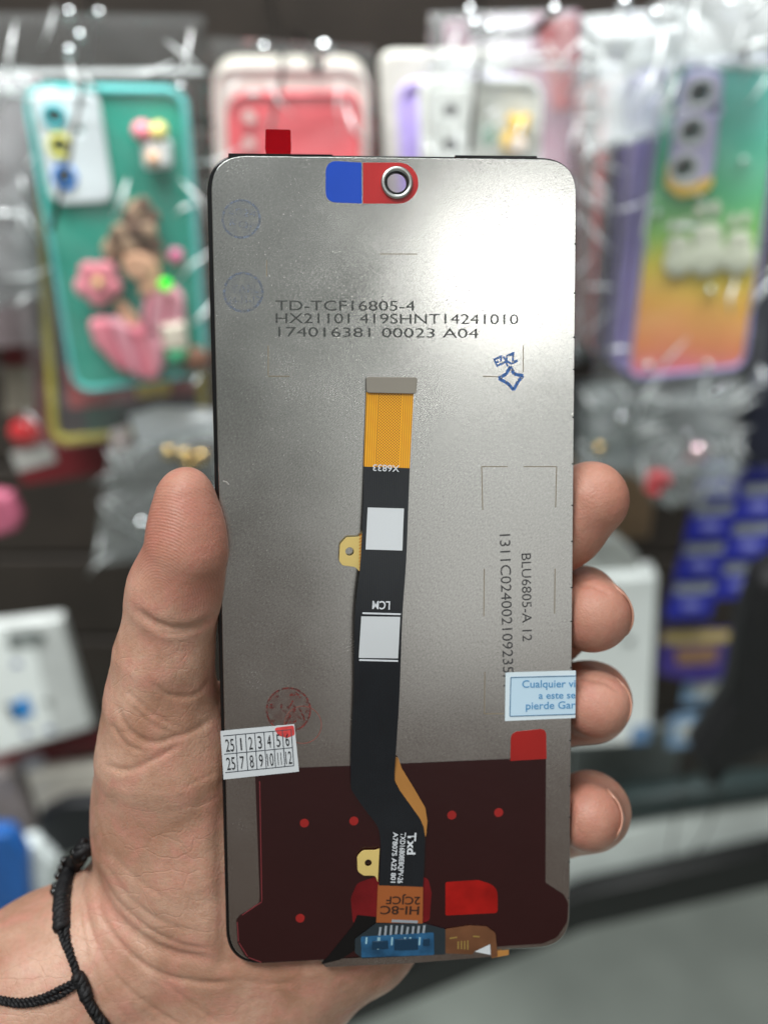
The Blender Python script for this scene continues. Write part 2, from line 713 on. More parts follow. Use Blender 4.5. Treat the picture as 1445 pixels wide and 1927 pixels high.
# camera opening
ring = lcd.disc('camera_ring', RING, 30, 0.0, 0.0009, mat('bright_aluminium', (205, 208, 206), 0.3, metal=1, vary=0.05), 0.0004, hole=21.5)
lcd.disc('lens_window', RING, 21.3, -0.0019, -0.0015, mat('clear_window', (235, 232, 245), 0.03, trans=1, ior=1.3, vary=0.0))
lcd.disc('camera_sleeve', RING, 21.4, -0.0015, 0.0001, mat('sleeve_black', (30, 30, 32), 0.4), hole=18.5)

blue_m = mat('blue_tape', (18, 74, 190), 0.28, coat=0.4, vary=0.06)
red_m = mat('red_tape', (186, 36, 38), 0.35, coat=0.3, vary=0.06)
lcd.slab('blue_tape', [(613, 302), (680, 306), (681, 383), (613, 380)], 0.0, 0.00012, blue_m, r=[22, 0, 0, 20])
rl = lcd.loop([(683, 306), (752, 307)], 0.0001)
rt = [(683, 306), (750, 306)] + [(750 + 37 * math.cos(a), 344.5 + 38.5 * math.sin(a)) for a in [(-math.pi / 2 + math.pi * i / 16) for i in range(1, 16)]] + [(750, 383), (683, 383)]
lcd.slab('red_tape', rt, 0.0, 0.0001, red_m, holes=[(RING, 30.3)])
pt = mat('red_pull_film', (170, 22, 34), 0.25, trans=0.55, vary=0.04, ior=1.1)
lcd.slab('pull_tab', [(500, 243), (547, 244), (548, 280), (547, 292), (501, 290), (499, 279)], -0.0005, -0.0004, pt, r=3)
lcd.slab('red_tab', [(961, 1378), (1027, 1371), (1028, 1428), (960, 1432)], 0.00002, 0.00011, mat('red_tab_tape', (160, 30, 26), 0.4), r=[16, 12, 0, 0])

# dark red protective film
film = mat('dark_red_film', (40, 9, 13), 0.12, coat=0.6, bump=0.1, bscale=90, spec=1.0, vary=0.08)
fp = [(480, 1448), (660, 1441), (1027, 1425), (1026, 1661), (1060, 1683), (1069, 1700), (1067, 1735), (1048, 1764), (1020, 1776), (958, 1780),
      (600, 1806), (490, 1812), (463, 1803), (447, 1775), (445, 1730), (453, 1721), (487, 1703), (489, 1688)]
lcd.slab('protective_film', fp, 0.00003, 0.00010, film, r=[0, 0, 0, 6, 12, 10, 20, 20, 10, 0, 0, 20, 25, 20, 8, 8, 8, 8])
lcd.line('film_rim', [((489, 1470), (493, 1695)), ((493, 1697), (456, 1722)), ((447, 1735), (449, 1772)), ((450, 1774), (466, 1800)), ((468, 1802), (492, 1811))], 1.5, 0.0001, 0.00014, mat('red_rim', (130, 50, 56), 0.4))
spot = mat('red_spot', (150, 34, 32), 0.35)
for c, r in (((573, 1549), 8.5), ((666, 1545), 8.5), ((850, 1534), 8.5), ((938, 1529), 8.5), ((565, 1728), 8.5)):
    lcd.disc('film_hole', c, r, 0.00004, 0.00013, spot)
lcd.slab('red_window', [(838, 1660), (900, 1656), (936, 1668), (936, 1718), (838, 1723)], 0.00004, 0.00014, mat('red_glow_film', (160, 22, 18), 0.25, vary=0.35, scale=120), r=[4, 20, 30, 6, 4])
lcd.slab('red_lobe', [(672, 1662), (706, 1650), (716, 1650), (714, 1738), (664, 1738), (660, 1690)], 0.00004, 0.00014, mat('red_lobe_film', (110, 22, 26), 0.25, vary=0.3, scale=100), r=[18, 6, 0, 0, 8, 20])
lcd.slab('red_lobe', [(792, 1648), (806, 1655), (812, 1680), (808, 1732), (792, 1738)], 0.00004, 0.00014, mat('red_lobe_film', (110, 22, 26)), r=[0, 8, 10, 8, 0])
lcd.slab('metal_lip', [(602, 1806), (760, 1798), (944, 1785), (940, 1799), (768, 1813), (612, 1820)], -0.0005, -0.00005, mm_, r=[0, 0, 0, 4, 0, 4])
lcd.slab('black_tape', [(604, 1815), (622, 1794), (664, 1742), (672, 1722), (712, 1726), (712, 1742), (672, 1770), (668, 1788), (640, 1806)], 0.00015, 0.00022, mat('black_tape', (10, 9, 10), 0.35))

# --- flex cable
flex_m = mat('black_flex', (24, 28, 33), 0.36, vary=0.1, scale=200, bump=0.03, coat=0.15)
t = flex_m.node_tree
b = t.nodes['Principled BSDF']
wv = t.nodes.new("ShaderNodeTexWave")            # copper traces showing faintly under the black cover
wv.inputs['Scale'].default_value = 700
wv.inputs['Distortion'].default_value = 0.3
tcw = t.nodes.new("ShaderNodeTexCoord")
t.links.new(tcw.outputs['Object'], wv.inputs['Vector'])
wb_ = t.nodes.new("ShaderNodeBump")
wb_.inputs['Strength'].default_value = 0.25
wb_.inputs['Distance'].default_value = 0.00005
t.links.new(wv.outputs['Fac'], wb_.inputs['Height'])
t.links.new(wb_.outputs[0], b.inputs['Normal'])
flex = bpy.data.objects.new('flex_cable', None)
COL.objects.link(flex)
flex.parent = lcd.root


def wtop(t):
    return 0.0009 + 0.0011 * math.sin(math.pi * (0.15 + 0.85 * t)) ** 2 * (1 - 0.35 * t)


def w_lo(t):
    return 0.0003 + 0.0012 * (1 - t) ** 1.5 * 0.7


FL = [(685, 877), (683, 960), (678, 1060), (668, 1160), (666, 1300), (661, 1400), (660, 1475), (665, 1492), (688, 1525), (709, 1553), (715, 1575), (716, 1610), (713, 1666)]
FRt = [(771, 880), (768, 960), (764, 1060), (757, 1160), (752, 1300), (746, 1400), (742, 1460), (746, 1478), (770, 1512), (793, 1543), (799, 1565), (799, 1610), (796, 1669)]
FL = [tuple(p) for p in smooth_path([(x, y, 0) for x, y in FL], 5)]
FRt = [tuple(p) for p in smooth_path([(x, y, 0) for x, y in FRt], 5)]
FL = [(p[0], p[1]) for p in FL]
FRt = [(p[0], p[1]) for p in FRt]


def wflex(t):
    return 0.0012 + 0.0026 * math.sin(math.pi * min(1, 0.12 + t * 1.05)) ** 2 - 0.0007 * t


lcd.strip('flex_ribbon', FL, FRt, wflex, 0.00018, flex_m, 90, 6, flex)
# copper part with traces
cm_ = bpy.data.materials.new('amber_flex_traces')
cm_.use_nodes = True
t = cm_.node_tree
b = t.nodes['Principled BSDF']
L = t.links.new
tcn = t.nodes.new("ShaderNodeTexCoord")
sep = t.nodes.new("ShaderNodeSeparateXYZ")
L(tcn.outputs['Object'], sep.inputs[0])
uc0, uc1 = lcd.uv(734, 745), lcd.uv(728, 877)


def math_n(op, a, bb=None):
    n = t.nodes.new("ShaderNodeMath")
    n.operation = op
    for i, v in enumerate((a, bb)):
        if v is None:
            continue
        if isinstance(v, (int, float)):
            n.inputs[i].default_value = v
        else:
            L(v, n.inputs[i])
    return n.outputs[0]


slope = (uc1[0] - uc0[0]) / (uc1[1] - uc0[1])
vv = math_n('SUBTRACT', sep.outputs['Y'], uc0[1])
uu = math_n('SUBTRACT', math_n('SUBTRACT', sep.outputs['X'], uc0[0]), math_n('MULTIPLY', vv, slope))
au = math_n('ABSOLUTE', uu)
side = math_n('GREATER_THAN', au, 22 * lcd.k(730, 800))
# straight traces 0.42 mm pitch on both sides, fine 45 degree cross-hatch between
st_ = math_n('GREATER_THAN', math_n('SINE', math_n('MULTIPLY', uu, 2 * math.pi / 0.00044)), 0.45)
h1 = math_n('GREATER_THAN', math_n('SINE', math_n('MULTIPLY', math_n('ADD', uu, math_n('MULTIPLY', vv, 1.15)), 2 * math.pi / 0.00066)), 0.55)
h2 = math_n('GREATER_THAN', math_n('SINE', math_n('MULTIPLY', math_n('SUBTRACT', uu, math_n('MULTIPLY', vv, 1.15)), 2 * math.pi / 0.00066)), 0.55)
hh = math_n('SUBTRACT', 1.0, math_n('MAXIMUM', h1, h2))
mx = t.nodes.new("ShaderNodeMix")
L(side, mx.inputs[0])
L(hh, mx.inputs[2])
L(st_, mx.inputs[3])
cmix = t.nodes.new("ShaderNodeMix")
cmix.data_type = 'RGBA'
L(mx.outputs[0], cmix.inputs[0])
cmix.inputs[6].default_value = lin(242, 172, 22)
cmix.inputs[7].default_value = lin(170, 108, 10)
L(cmix.outputs[2], b.inputs['Base Color'])
b.inputs['Roughness'].default_value = 0.35
lcd.strip('copper_section', [(690, 738), (685, 878)], [(778, 740), (771, 881)], lambda t: 0.0011 + (wflex(0) - 0.0011) * t * t + 0.00001, 0.00014, cm_, 10, 4, flex)
lcd.slab('connector', [(690, 709), (786, 710), (783, 741), (690, 739)], 0.0006, 0.0016, mat('grey_stiffener', (142, 136, 126), 0.5, vary=0.04), r=5, bevel=0.0001, parent=flex)
lcd.slab('copper_section', [(711, 1665), (796, 1668), (795, 1738), (708, 1736)], 0.0003, 0.00045, mat('dull_copper_flex', (158, 88, 44), 0.4, vary=0.1), parent=flex)
lcd.slab('side_strip', [(742, 1424), (749, 1426), (756, 1446), (778, 1482), (800, 1520), (804, 1545), (801, 1580), (797, 1556), (790, 1540), (752, 1487), (741, 1466)],
         0.0006, 0.00075, mat('tan_strip', (176, 122, 62), 0.4), r=4, parent=flex)
brass = mat('brass_tab', (214, 188, 116), 0.35, vary=0.06)
lcd.slab('screw_tab', [(684, 1000), (676, 1010), (652, 1011), (640, 1024), (638, 1055), (644, 1064), (668, 1067), (679, 1078)], 0.0012, 0.0014, brass, r=[0, 8, 8, 10, 10, 8, 8, 0], bevel=0.00005,
         holes=[((658, 1038), 8)], parent=flex)
lcd.slab('screw_tab', [(714, 1597), (706, 1600), (682, 1600), (672, 1612), (673, 1640), (684, 1648), (706, 1648), (711, 1660)], 0.0007, 0.0009, brass, r=[0, 4, 12, 10, 10, 10, 6, 0], bevel=0.00005,
         holes=[((693, 1624), 6.5)], parent=flex)
lcd.line('tab_hatching', [((683 - i * 0.15, 1004 + i * 6), (676, 1009 + i * 6)) for i in range(12)], 2.2, 0.0014, 0.00143, mat('orange_hatch', (200, 120, 30), 0.4), parent=flex)
# driver board along the foot
lcd.slab('driver_board', [(668, 1768), (708, 1738), (797, 1738), (838, 1749), (838, 1796), (682, 1804), (668, 1793)], 0.0003, 0.0005, mat('dark_teal_board', (38, 48, 54), 0.35), r=[4, 4, 4, 4, 0, 3, 4], parent=flex)
for cx0, cx1, cy0, cy1 in ((700, 730, 1772, 1786), (742, 786, 1768, 1788), (796, 808, 1768, 1780)):
    lcd.slab('driver_chip', [(cx0, cy0), (cx1, cy0 - 1), (cx1, cy1 - 1), (cx0, cy1)], 0.0005, 0.0009, mat('chip_black', (26, 56, 80), 0.25), bevel=0.0001, parent=flex)
lcd.slab('shield_film', [(679, 1763), (816, 1755), (817, 1797), (680, 1802)], 0.00052, 0.00062, mat('blue_shield_film', (36, 84, 120), 0.2, coat=0.7, vary=0.45, scale=300), r=3, parent=flex)
lcd.slab('brown_flap', [(838, 1749), (884, 1742), (916, 1744), (932, 1756), (936, 1800), (924, 1802), (923, 1776), (893, 1790), (888, 1796), (838, 1794)], 0.0003, 0.0005, mat('brown_flex', (108, 70, 46), 0.35, vary=0.2, scale=200), r=[0, 8, 10, 8, 4, 3, 0, 3, 3, 0], parent=flex)
lcd.slab('white_flag', [(893, 1791), (922, 1777), (923, 1797)], 0.0003, 0.00048, mat('label_white', (208, 212, 216), 0.5, vary=0.03), parent=flex)
lcd.slab('amber_edge', [(936, 1790), (957, 1788), (957, 1797), (925, 1803)], 0.0001, 0.0003, mat('tan_strip', (176, 122, 62)), parent=flex)
lcd.line('gold_contacts', [((846 + i * 0, 1766), (860, 1764)), ((862 + 0, 1772), (862, 1786)), ((868, 1771), (868, 1786)), ((874, 1771), (874, 1787)), ((880, 1770), (880, 1787)), ((890, 1762), (902, 1763))], 2.5, 0.0005, 0.00056,
         mat('gold_trace', (196, 168, 96), 0.3, metal=0.6), parent=flex)
whitep = mat('white_print', (214, 218, 224), 0.6, vary=0.02)
tiny = []
for i in range(9):
    x = 716 + i * 10.3
    tiny.append(((x, 1743 + random.uniform(-2, 2)), (x - 2, 1760 + random.uniform(-3, 4))))
lcd.line('board_marking', tiny, 4.2, 0.0005, 0.00054, mat('grey_print', (150, 158, 166), 0.6), parent=flex)
lcd.line('board_marking', [((737, 1733), (786, 1735))], 5, 0.00046, 0.0005, mat('grey_print', (150, 158, 166)), parent=flex)
bl = []
for x in (690, 712, 714, 738, 762, 772, 790):
    bl.append(((x, 1764), (x - 1, 1772 + random.uniform(0, 22))))
lcd.line('solder_points', bl, 3.2, 0.00062, 0.00067, mat('pale_cyan_solder', (150, 190, 205), 0.3), parent=flex)

# stickers on the cable
W_ = 0.00215


def wat(y):                            # height of the ribbon's top near a photo row
    t = min(1, max(0, (y - 877) / 800))
    return wflex(t) + 0.00003


lab = mat('label_white', (208, 212, 216), 0.5)
lcd.strip('square_sticker', [(692, 955), (688, 1034)], [(760, 957), (757, 1036)], lambda t: wat(955 + 79 * t) + 0.00012, 0.0001, lab, 8, 2, flex)
lcd.strip('square_sticker', [(680, 1160), (675, 1238)], [(753, 1161), (749, 1239)], lambda t: wat(1160 + 78 * t) + 0.00012, 0.0001, lab, 8, 2, flex)
for y_, sg in ((1155, ((682, 1154), (754, 1156))), (1243, ((676, 1242), (749, 1244)))):
    lcd.line('printed_line', [sg], 3, wat(y_), wat(y_) + 0.00012, whitep, parent=flex)
lcd.text('X6833', (752, 876), (702, 874), 12, wat(880) + 0.00035, whitep, parent=flex, bold=0.01)
lcd.text('LCM', (734, 1132), (701, 1131), 15, wat(1140) + 0.0003, whitep, parent=flex, bold=0.02)
lcd.text('Txd', (768, 1567), (766, 1608), 15, wat(1590) + 0.0003, whitep, parent=flex, bold=0.03)
lcd.text('TXD16808E8QPV-26', (754, 1567), (748, 1662), 9.5, wat(1620) + 0.0003, whitep, parent=flex, bold=0.02)
lcd.text('A7807S A22 801', (740, 1566), (735, 1661), 9, wat(1620) + 0.0003, whitep, parent=flex, bold=0.02)
inkb = mat('dark_ink', (52, 28, 18), 0.6)
lcd.text('2CJCF', (791, 1688), (727, 1687), 15, 0.0005, inkb, parent=flex, bold=0.015)
lcd.text('HI-8C', (789, 1706), (716, 1705), 16, 0.0005, inkb, parent=flex, bold=0.015)

def patchy(m, sc_n, lo_, hi_, most=0.95):
    """ink laid down unevenly: gaps where the stamp did not take"""
    t = m.node_tree
    b = t.nodes['Principled BSDF']
    c = t.nodes.new("ShaderNodeTexCoord")
    n = t.nodes.new("ShaderNodeTexNoise")
    n.inputs['Scale'].default_value = sc_n
    n.inputs['Detail'].default_value = 4
    t.links.new(c.outputs['Object'], n.inputs['Vector'])
    g = t.nodes.new("ShaderNodeMapRange")
    for i, v in ((1, lo_), (2, hi_), (3, 0.0), (4, most)):
        g.inputs[i].default_value = v
    t.links.new(n.outputs['Fac'], g.inputs[0])
    t.links.new(g.outputs[0], b.inputs['Alpha'])
    return m


# printing on the metal
ink = mat('etched_grey_print', (74, 76, 74), 0.6, metal=0.25, vary=0.1, scale=900)
for s_, a, bq, h in (('TD-TCF16805-4', (519, 584), (781, 585), 19), ('HX21101 419SHNT14241010', (519, 608), (975, 610), 19), ('174016381 00023 A04', (524, 633), (900, 636), 18)):
    lcd.text(s_, a, bq, h, 0.00006, ink)
patchy(ink, 2600, 0.22, 0.5)
ink2 = patchy(mat('black_inkjet_print', (60, 60, 62), 0.6, vary=0.1), 2600, 0.22, 0.5)
lcd.text('BLU6805-A 12', (981, 1042), (983, 1207), 18, 0.00006, ink2)
lcd.text('1311C024002109235F1', (940, 1006), (947, 1292), 20, 0.00006, ink2)
faint = mat('faint_brown_line', (140, 128, 108), 0.6, metal=0.3)
for mk in ([((906, 878), (955, 878)), ((906, 878), (908, 960)), ((985, 878), (1047, 878)), ((1047, 878), (1045, 955)), ((911, 1070), (910, 1160)), ((1044, 1070), (1043, 1155)),
                              ((912, 1265), (911, 1343)), ((911, 1343), (948, 1343)), ((715, 478), (785, 478)), ((505, 650), (505, 706)), ((505, 708), (545, 708)), ((908, 708), (938, 709)), ((984, 650), (984, 700)),
                              ((502, 490), (502, 520))]):
    lcd.line('alignment_mark', [mk], 1.6, 0.0, 0.00004, faint)


def ringline(c, r, n=40):
    p = circ(c, r, n)
    return [(p[i - 1], p[i]) for i in range(n)]


lcd.line('scratch', [((420, 905), (427, 907)), ((427, 907), (431, 912))], 1.8, 0.0, 0.00005, mat('scratch_bright', (225, 222, 216), 0.3, metal=0.8))
stb = mat('pale_blue_stamp', (138, 148, 166), 0.45, metal=0.85, vary=0.25, scale=700)
patchy(stb, 1500, 0.35, 0.75)
lcd.disc('stamp_blur', (454, 412), 35, 0.0, 0.00003, patchy(mat('stamp_wash', (176, 182, 190), 0.3, metal=1), 700, 0.35, 0.8, 0.22))
lcd.disc('stamp_blur', (458, 550), 36, 0.0, 0.00003, mat('stamp_wash', (176, 182, 190)))
lcd.line('round_stamp', ringline((454, 412), 35), 4, 0.0, 0.00004, stb)
lcd.text('2024', (428, 402), (482, 410), 13, 0.00005, stb)
lcd.text('KOJ', (432, 424), (472, 432), 13, 0.00005, stb)
lcd.line('round_stamp', ringline((458, 550), 36), 4.5, 0.0, 0.00004, stb)
lcd.text('YAPL', (434, 551), (488, 551), 15, 0.00005, stb)
lcd.text('24-11-12', (430, 572), (490, 570), 13, 0.00005, stb)
blue_ink = mat('blue_stamp_ink', (62, 104, 168), 0.6, metal=0.15, vary=0.25, scale=900)
star = [(960, 690), (967, 704), (984, 707), (975, 717), (966, 734), (956, 722), (938, 712), (952, 704)]
lcd.line('star_stamp', [(star[i - 1], star[i]) for i in range(8)], 6, 0.0, 0.00005, patchy(blue_ink, 1800, 0.30, 0.52))
lcd.text('EZ', (934, 690), (951, 682), 15, 0.00005, blue_ink, bold=0.05)
lcd.text('KZ', (953, 689), (975, 679), 18, 0.00005, blue_ink, bold=0.05)
red_ink = mat('red_stamp_ink', (128, 62, 58), 0.6, metal=0.3, vary=0.3, scale=500)
patchy(red_ink, 1300, 0.36, 0.6)
lcd.disc('stamp_blur', (543, 1336), 41, 0.0, 0.00003, patchy(mat('red_wash', (168, 128, 122), 0.4, metal=0.9), 500, 0.35, 0.8, 0.3))
sc = []
for i in range(40):
    a, rr = random.uniform(0, 6.28), 36 * math.sqrt(random.random())
    x, y = 543 + rr * math.cos(a), 1336 + rr * math.sin(a)
    sc.append(((x, y), (x + random.uniform(-7, 7), y + random.uniform(-9, 9))))
lcd.line('red_round_stamp', ringline((543, 1336), 41) + sc, 3.2, 0.0, 0.00005, red_ink)
lcd.line('red_round_stamp', ringline((570, 1364), 35), 1.6, 0.0, 0.00004, mat('faint_red_ink', (140, 88, 80), 0.6, metal=0.4))

# warranty sticker with the months
st = lcd.slab('month_sticker', [(415, 1376), (554, 1363), (563, 1452), (421, 1467)], 0.0001, 0.00022, mat('label_white', (226, 230, 232)))
g_ = mat('thin_grey_line', (70, 76, 84), 0.6)
T0, T1, B0, B1 = (420, 1385), (548, 1373), (424, 1454), (553, 1441)


def lp(a, b_, t_):
    return (a[0] + (b_[0] - a[0]) * t_, a[1] + (b_[1] - a[1]) * t_)


cols = [0, 0.185, 0.33, 0.465, 0.60, 0.735, 0.87, 1.0]
segs = [(T0, T1), (B0, B1), (lp(T0, B0, .5), lp(T1, B1, .5))] + [(lp(T0, T1, c), lp(B0, B1, c)) for c in cols[1:]]
lcd.line('sticker_grid', segs, 1.6, 0.0002, 0.00026, g_, parent=st)
for row, names in enumerate((['25', '1', '2', '3', '4', '5', '6'], ['25', '7', '8', '9', '10', '11', '12'])):
    for i, s_ in enumerate(names):
        a0, a1 = lp(T0, T1, cols[i]), lp(T0, T1, cols[i + 1])
        b0, b1 = lp(B0, B1, cols[i]), lp(B0, B1, cols[i + 1])
        ty = 0.44 if row == 0 else 0.94
        q0, q1 = lp(a0, b0, ty), lp(a1, b1, ty)
        m0 = 0.43 if s_ == '1' else (0.30 if s_ == '11' else (0.16 if len(s_) == 2 else 0.29))
        lcd.text(s_, lp(q0, q1, m0), lp(q0, q1, 1 - m0), 25, 0.0003, mat('sticker_black', (40, 42, 46), 0.6), parent=st)
lcd.slab('red_smudge', [(515, 1370), (553, 1365), (555, 1383), (540, 1389), (524, 1384)], 0.00022, 0.00025, mat('red_smudge', (205, 66, 66), 0.6, vary=0.3, scale=600), r=5, parent=st)

st2 = lcd.slab('warranty_sticker', [(951, 1266), (1083, 1262), (1082, 1351), (950, 1357)], 0.0001, 0.00022, mat('label_bluish_white', (218, 232, 240), 0.5, vary=0.03))
lcd.slab('tinted_field', [(962, 1276), (1083, 1273), (1082, 1343), (960, 1347)], 0.0002, 0.00025, mat('label_pale_blue', (196, 222, 240), 0.5, vary=0.03), parent=st2)
bt = mat('sticker_blue_ink', (84, 148, 196), 0.6, vary=0.04)
lcd.line('sticker_border', [((961, 1275), (1083, 1272)), ((961, 1275), (959, 1348)), ((959, 1348), (1082, 1344))], 1.8, 0.0002, 0.0003, mat('sticker_border_blue', (92, 128, 158), 0.6), parent=st2)
lcd.text('Cualquier vi', (982, 1294), (1082, 1293), 14, 0.00032, bt, parent=st2, bold=0.01)
lcd.text('a este se', (1013, 1315), (1082, 1314), 13, 0.00032, bt, parent=st2, bold=0.01)
lcd.text('pierde Gar', (989, 1335), (1082, 1333), 14, 0.00032, bt, parent=st2, bold=0.01)

# ================================================================== HAND
# built as one smooth distance field in camera millimetres (x right, y down, z away), then meshed
def cp(px, py, off):                   # photo pixel + mm behind the panel's plane -> camera mm
    d = panel_depth(px, py) * 1000 + off
    return np.array([(px - CX) * d / FPX, (py - CY) * d / FPX, d], dtype=np.float32)


def rmm(px, py, off, r):
    return r * (panel_depth(px, py) * 1000 + off) / FPX


CH = {
    'thumb': [(349, 936, -2.6, 56), (349, 985, -3.0, 63), (350, 1040, -3.2, 70), (330, 1110, 0.5, 82), (322, 1155, 3, 78), (308, 1235, 5.5, 88), (304, 1320, 9, 98), (318, 1410, 13, 124)],
    'index': [(640, 1190, 16, 88), (940, 1075, 16, 82), (1058, 990, 12, 74), (1113, 940, 8.5, 72)],
    'middle': [(700, 1310, 18, 90), (1010, 1180, 25, 82), (1098, 1138, 17, 67), (1117, 1158, 6.5, 71)],
    'ring': [(740, 1420, 20, 90), (1000, 1335, 27, 80), (1110, 1322, 19, 74), (1122, 1326, 6.5, 64)],
    'pinky': [(760, 1580, 20, 82), (1000, 1560, 26, 72), (1110, 1528, 17, 71), (1108, 1536, 5.0, 64)],
}
PALM = [
    [(318, 1410, 13, 124), (352, 1500, 18, 168), (380, 1590, 22, 190)],
    [(380, 1590, 22, 190), (420, 1690, 24, 190)],
    [(440, 1450, 19, 130), (640, 1190, 18, 110)],
    [(500, 1560, 19, 140), (700, 1310, 19, 112)],
    [(560, 1640, 19, 140), (740, 1420, 20, 110)],
    [(620, 1700, 18, 138), (760, 1580, 20, 105)],
    [(420, 1690, 22, 170), (560, 1700, 21, 165), (676, 1716, 18, 126)],
    [(440, 1800, 24, 180), (540, 1800, 21, 150), (655, 1755, 18, 118)],
    [(400, 1690, 26, 172), (105, 1872, 27, 176), (-250, 2085, 28, 186)],
    [(480, 1850, 26, 172), (210, 2040, 27, 178), (-150, 2260, 28, 186)],
]


def conv(ch):
    return [(cp(x, y, o), rmm(x, y, o, r)) for x, y, o, r in ch]


CHm = {k_: conv(v) for k_, v in CH.items()}
PAm = [conv([(x, y, o + (5 if x > 340 else 1), r) for x, y, o, r in v]) for v in PALM]


def cone(p, a, ra, b_, rb):
    ba = b_ - a
    h = np.clip(((p - a) @ ba) / float(ba @ ba), 0, 1)
    q = p - a - h[:, None] * ba
    return np.sqrt((q * q).sum(1)) - (ra + (rb - ra) * h)


def smin(a, b_, k_):
    h = np.maximum(k_ - np.abs(a - b_), 0) / k_
    return np.minimum(a, b_) - h * h * k_ * 0.25


def chain(p, c, k_):
    d = None
    for i in range(len(c) - 1):
        e_ = cone(p, c[i][0], c[i][1], c[i + 1][0], c[i + 1][1])
        d = e_ if d is None else smin(d, e_, k_)
    return d


NP_ = np.array([N_.x, -N_.y, -N_.z], dtype=np.float32)      # panel normal in (x, y down, z away)
PB_ = np.array([[U_.x, -U_.y, -U_.z], [V_.x, -V_.y, -V_.z], [N_.x, -N_.y, -N_.z]], dtype=np.float32).T
_c = O_ + U_ * (PW / 2) + V_ * (PH / 2) + N_ * (-0.00105)
PC_ = np.array([_c.x, -_c.y, -_c.z], dtype=np.float32) * 1000
PHALF_ = np.array([PW * 500, PH * 500, 1.2], dtype=np.float32)
_c = O_ + U_ * (PW / 2) + V_ * (PH / 2) + N_ * (-0.0023 + 0.03)
PC2_ = np.array([_c.x, -_c.y, -_c.z], dtype=np.float32) * 1000
PHALF2_ = np.array([PW * 500, PH * 500, 30.0], dtype=np.float32)


def sdf(p):
    d = None
    for c in PAm:
        e_ = chain(p, c, 6.0)
        d = e_ if d is None else smin(d, e_, 6.0)
    q = np.abs((p - PC2_) @ PB_) - PHALF2_
    box2 = np.minimum(q.max(1), 0) + np.sqrt((np.maximum(q, 0) ** 2).sum(1))
    d = -smin(-d, box2 - 0.1, 5.0)
    fing = None
    for n_ in ('index', 'middle', 'ring', 'pinky'):
        e_ = chain(p, CHm[n_], 2.6)
        fing = e_ if fing is None else smin(fing, e_, 0.7)
    d = smin(d, fing, 7.0)
    d = smin(d, chain(p, CHm['thumb'], 4.0), 6.0)
    q = (p - PC_) @ PB_                # the flesh gives way where the panel presses into it
    q = np.abs(q) - PHALF_
    box = np.minimum(q.max(1), 0) + np.sqrt((np.maximum(q, 0) ** 2).sum(1))
    return -smin(-d, box - 0.15, 1.2)


def sdf_chunk(p):
    return np.concatenate([sdf(p[i:i + 400000]) for i in range(0, len(p), 400000)])


h = 0.95
lo = np.array([-108.0, -13.0, 196.0])
hi = np.array([56.0, 128.0, 285.0])
nx, ny, nz = (np.ceil((hi - lo) / h).astype(int) + 1)
gx, gy, gz = np.meshgrid(np.arange(nx), np.arange(ny), np.arange(nz), indexing='ij')
GP = (np.stack([gx, gy, gz], -1).reshape(-1, 3) * h + lo).astype(np.float32)
D = sdf_chunk(GP).reshape(nx, ny, nz)
D[0], D[-1], D[:, 0], D[:, -1], D[:, :, 0], D[:, :, -1] = 1, 1, 1, 1, 1, 1
# surface nets
ins = D < 0
acc = np.zeros((nx - 1, ny - 1, nz - 1, 3))
cnt = np.zeros((nx - 1, ny - 1, nz - 1))
crn = [(i, j, k_) for i in (0, 1) for j in (0, 1) for k_ in (0, 1)]
for a in crn:
    for ax in range(3):
        if a[ax] == 1:
            continue
        b_ = list(a)
        b_[ax] = 1
        sa = tuple(slice(a[q], a[q] + n_ - 1) for q, n_ in enumerate((nx, ny, nz)))
        sb = tuple(slice(b_[q], b_[q] + n_ - 1) for q, n_ in enumerate((nx, ny, nz)))
        da, db = D[sa], D[sb]
        m_ = (da < 0) != (db < 0)
        tt = np.where(m_, da / np.where(m_, da - db, 1), 0)
        pos = np.zeros(acc.shape)
        for q in range(3):
            pos[..., q] = a[q]
        pos[..., ax] += tt
        acc += pos * m_[..., None]
        cnt += m_
act = cnt > 0
vid = -np.ones(act.shape, dtype=np.int64)
vid[act] = np.arange(act.sum())
cell = np.argwhere(act)
HV = (cell + acc[act] / cnt[act][:, None]) * h + lo
quads = []
for ax in range(3):
    s0 = [slice(1, -1)] * 3
    s0[ax] = slice(0, -1)
    s1 = list(s0)
    s1[ax] = slice(1, None)
    A0, A1 = ins[tuple(s0)], ins[tuple(s1)]
    ed = np.argwhere(A0 != A1)
    o = np.array([1, 1, 1])
    o[ax] = 0
    ed = ed + o
    fl_ = A0[A0 != A1]
    u_, v_ = [(1, 2), (2, 0), (0, 1)][ax]
    du = np.zeros(3, int)
    dv = np.zeros(3, int)
    du[u_] = 1
    dv[v_] = 1
    g = lambda e_: vid[e_[:, 0], e_[:, 1], e_[:, 2]]
    qd = np.stack([g(ed - du - dv), g(ed - dv), g(ed), g(ed - du)], 1)
    qd[~fl_] = qd[~fl_][:, ::-1]
    quads.append(qd)
HQ = np.concatenate(quads)
HQ = HQ[(HQ >= 0).all(1)]


def grad(p, e_=0.15):
    g_ = np.zeros_like(p)
    for q in range(3):
        dp = np.zeros(3, dtype=np.float32)
        dp[q] = e_
        g_[:, q] = (sdf_chunk((p + dp).astype(np.float32)) - sdf_chunk((p - dp).astype(np.float32))) / (2 * e_)
    return g_


def project(p, it=2):
    for _ in range(it):
        d = sdf_chunk(p.astype(np.float32))
        g_ = grad(p)
        st_ = np.clip(d, -0.6, 0.6)[:, None] * g_ / np.maximum((g_ * g_).sum(1), 0.2)[:, None]
        inner = p[:, 0] > lo[0] + 1.5 * h
        inner &= p[:, 1] < hi[1] - 2 * h
        p = p - st_ * inner[:, None]
    return p


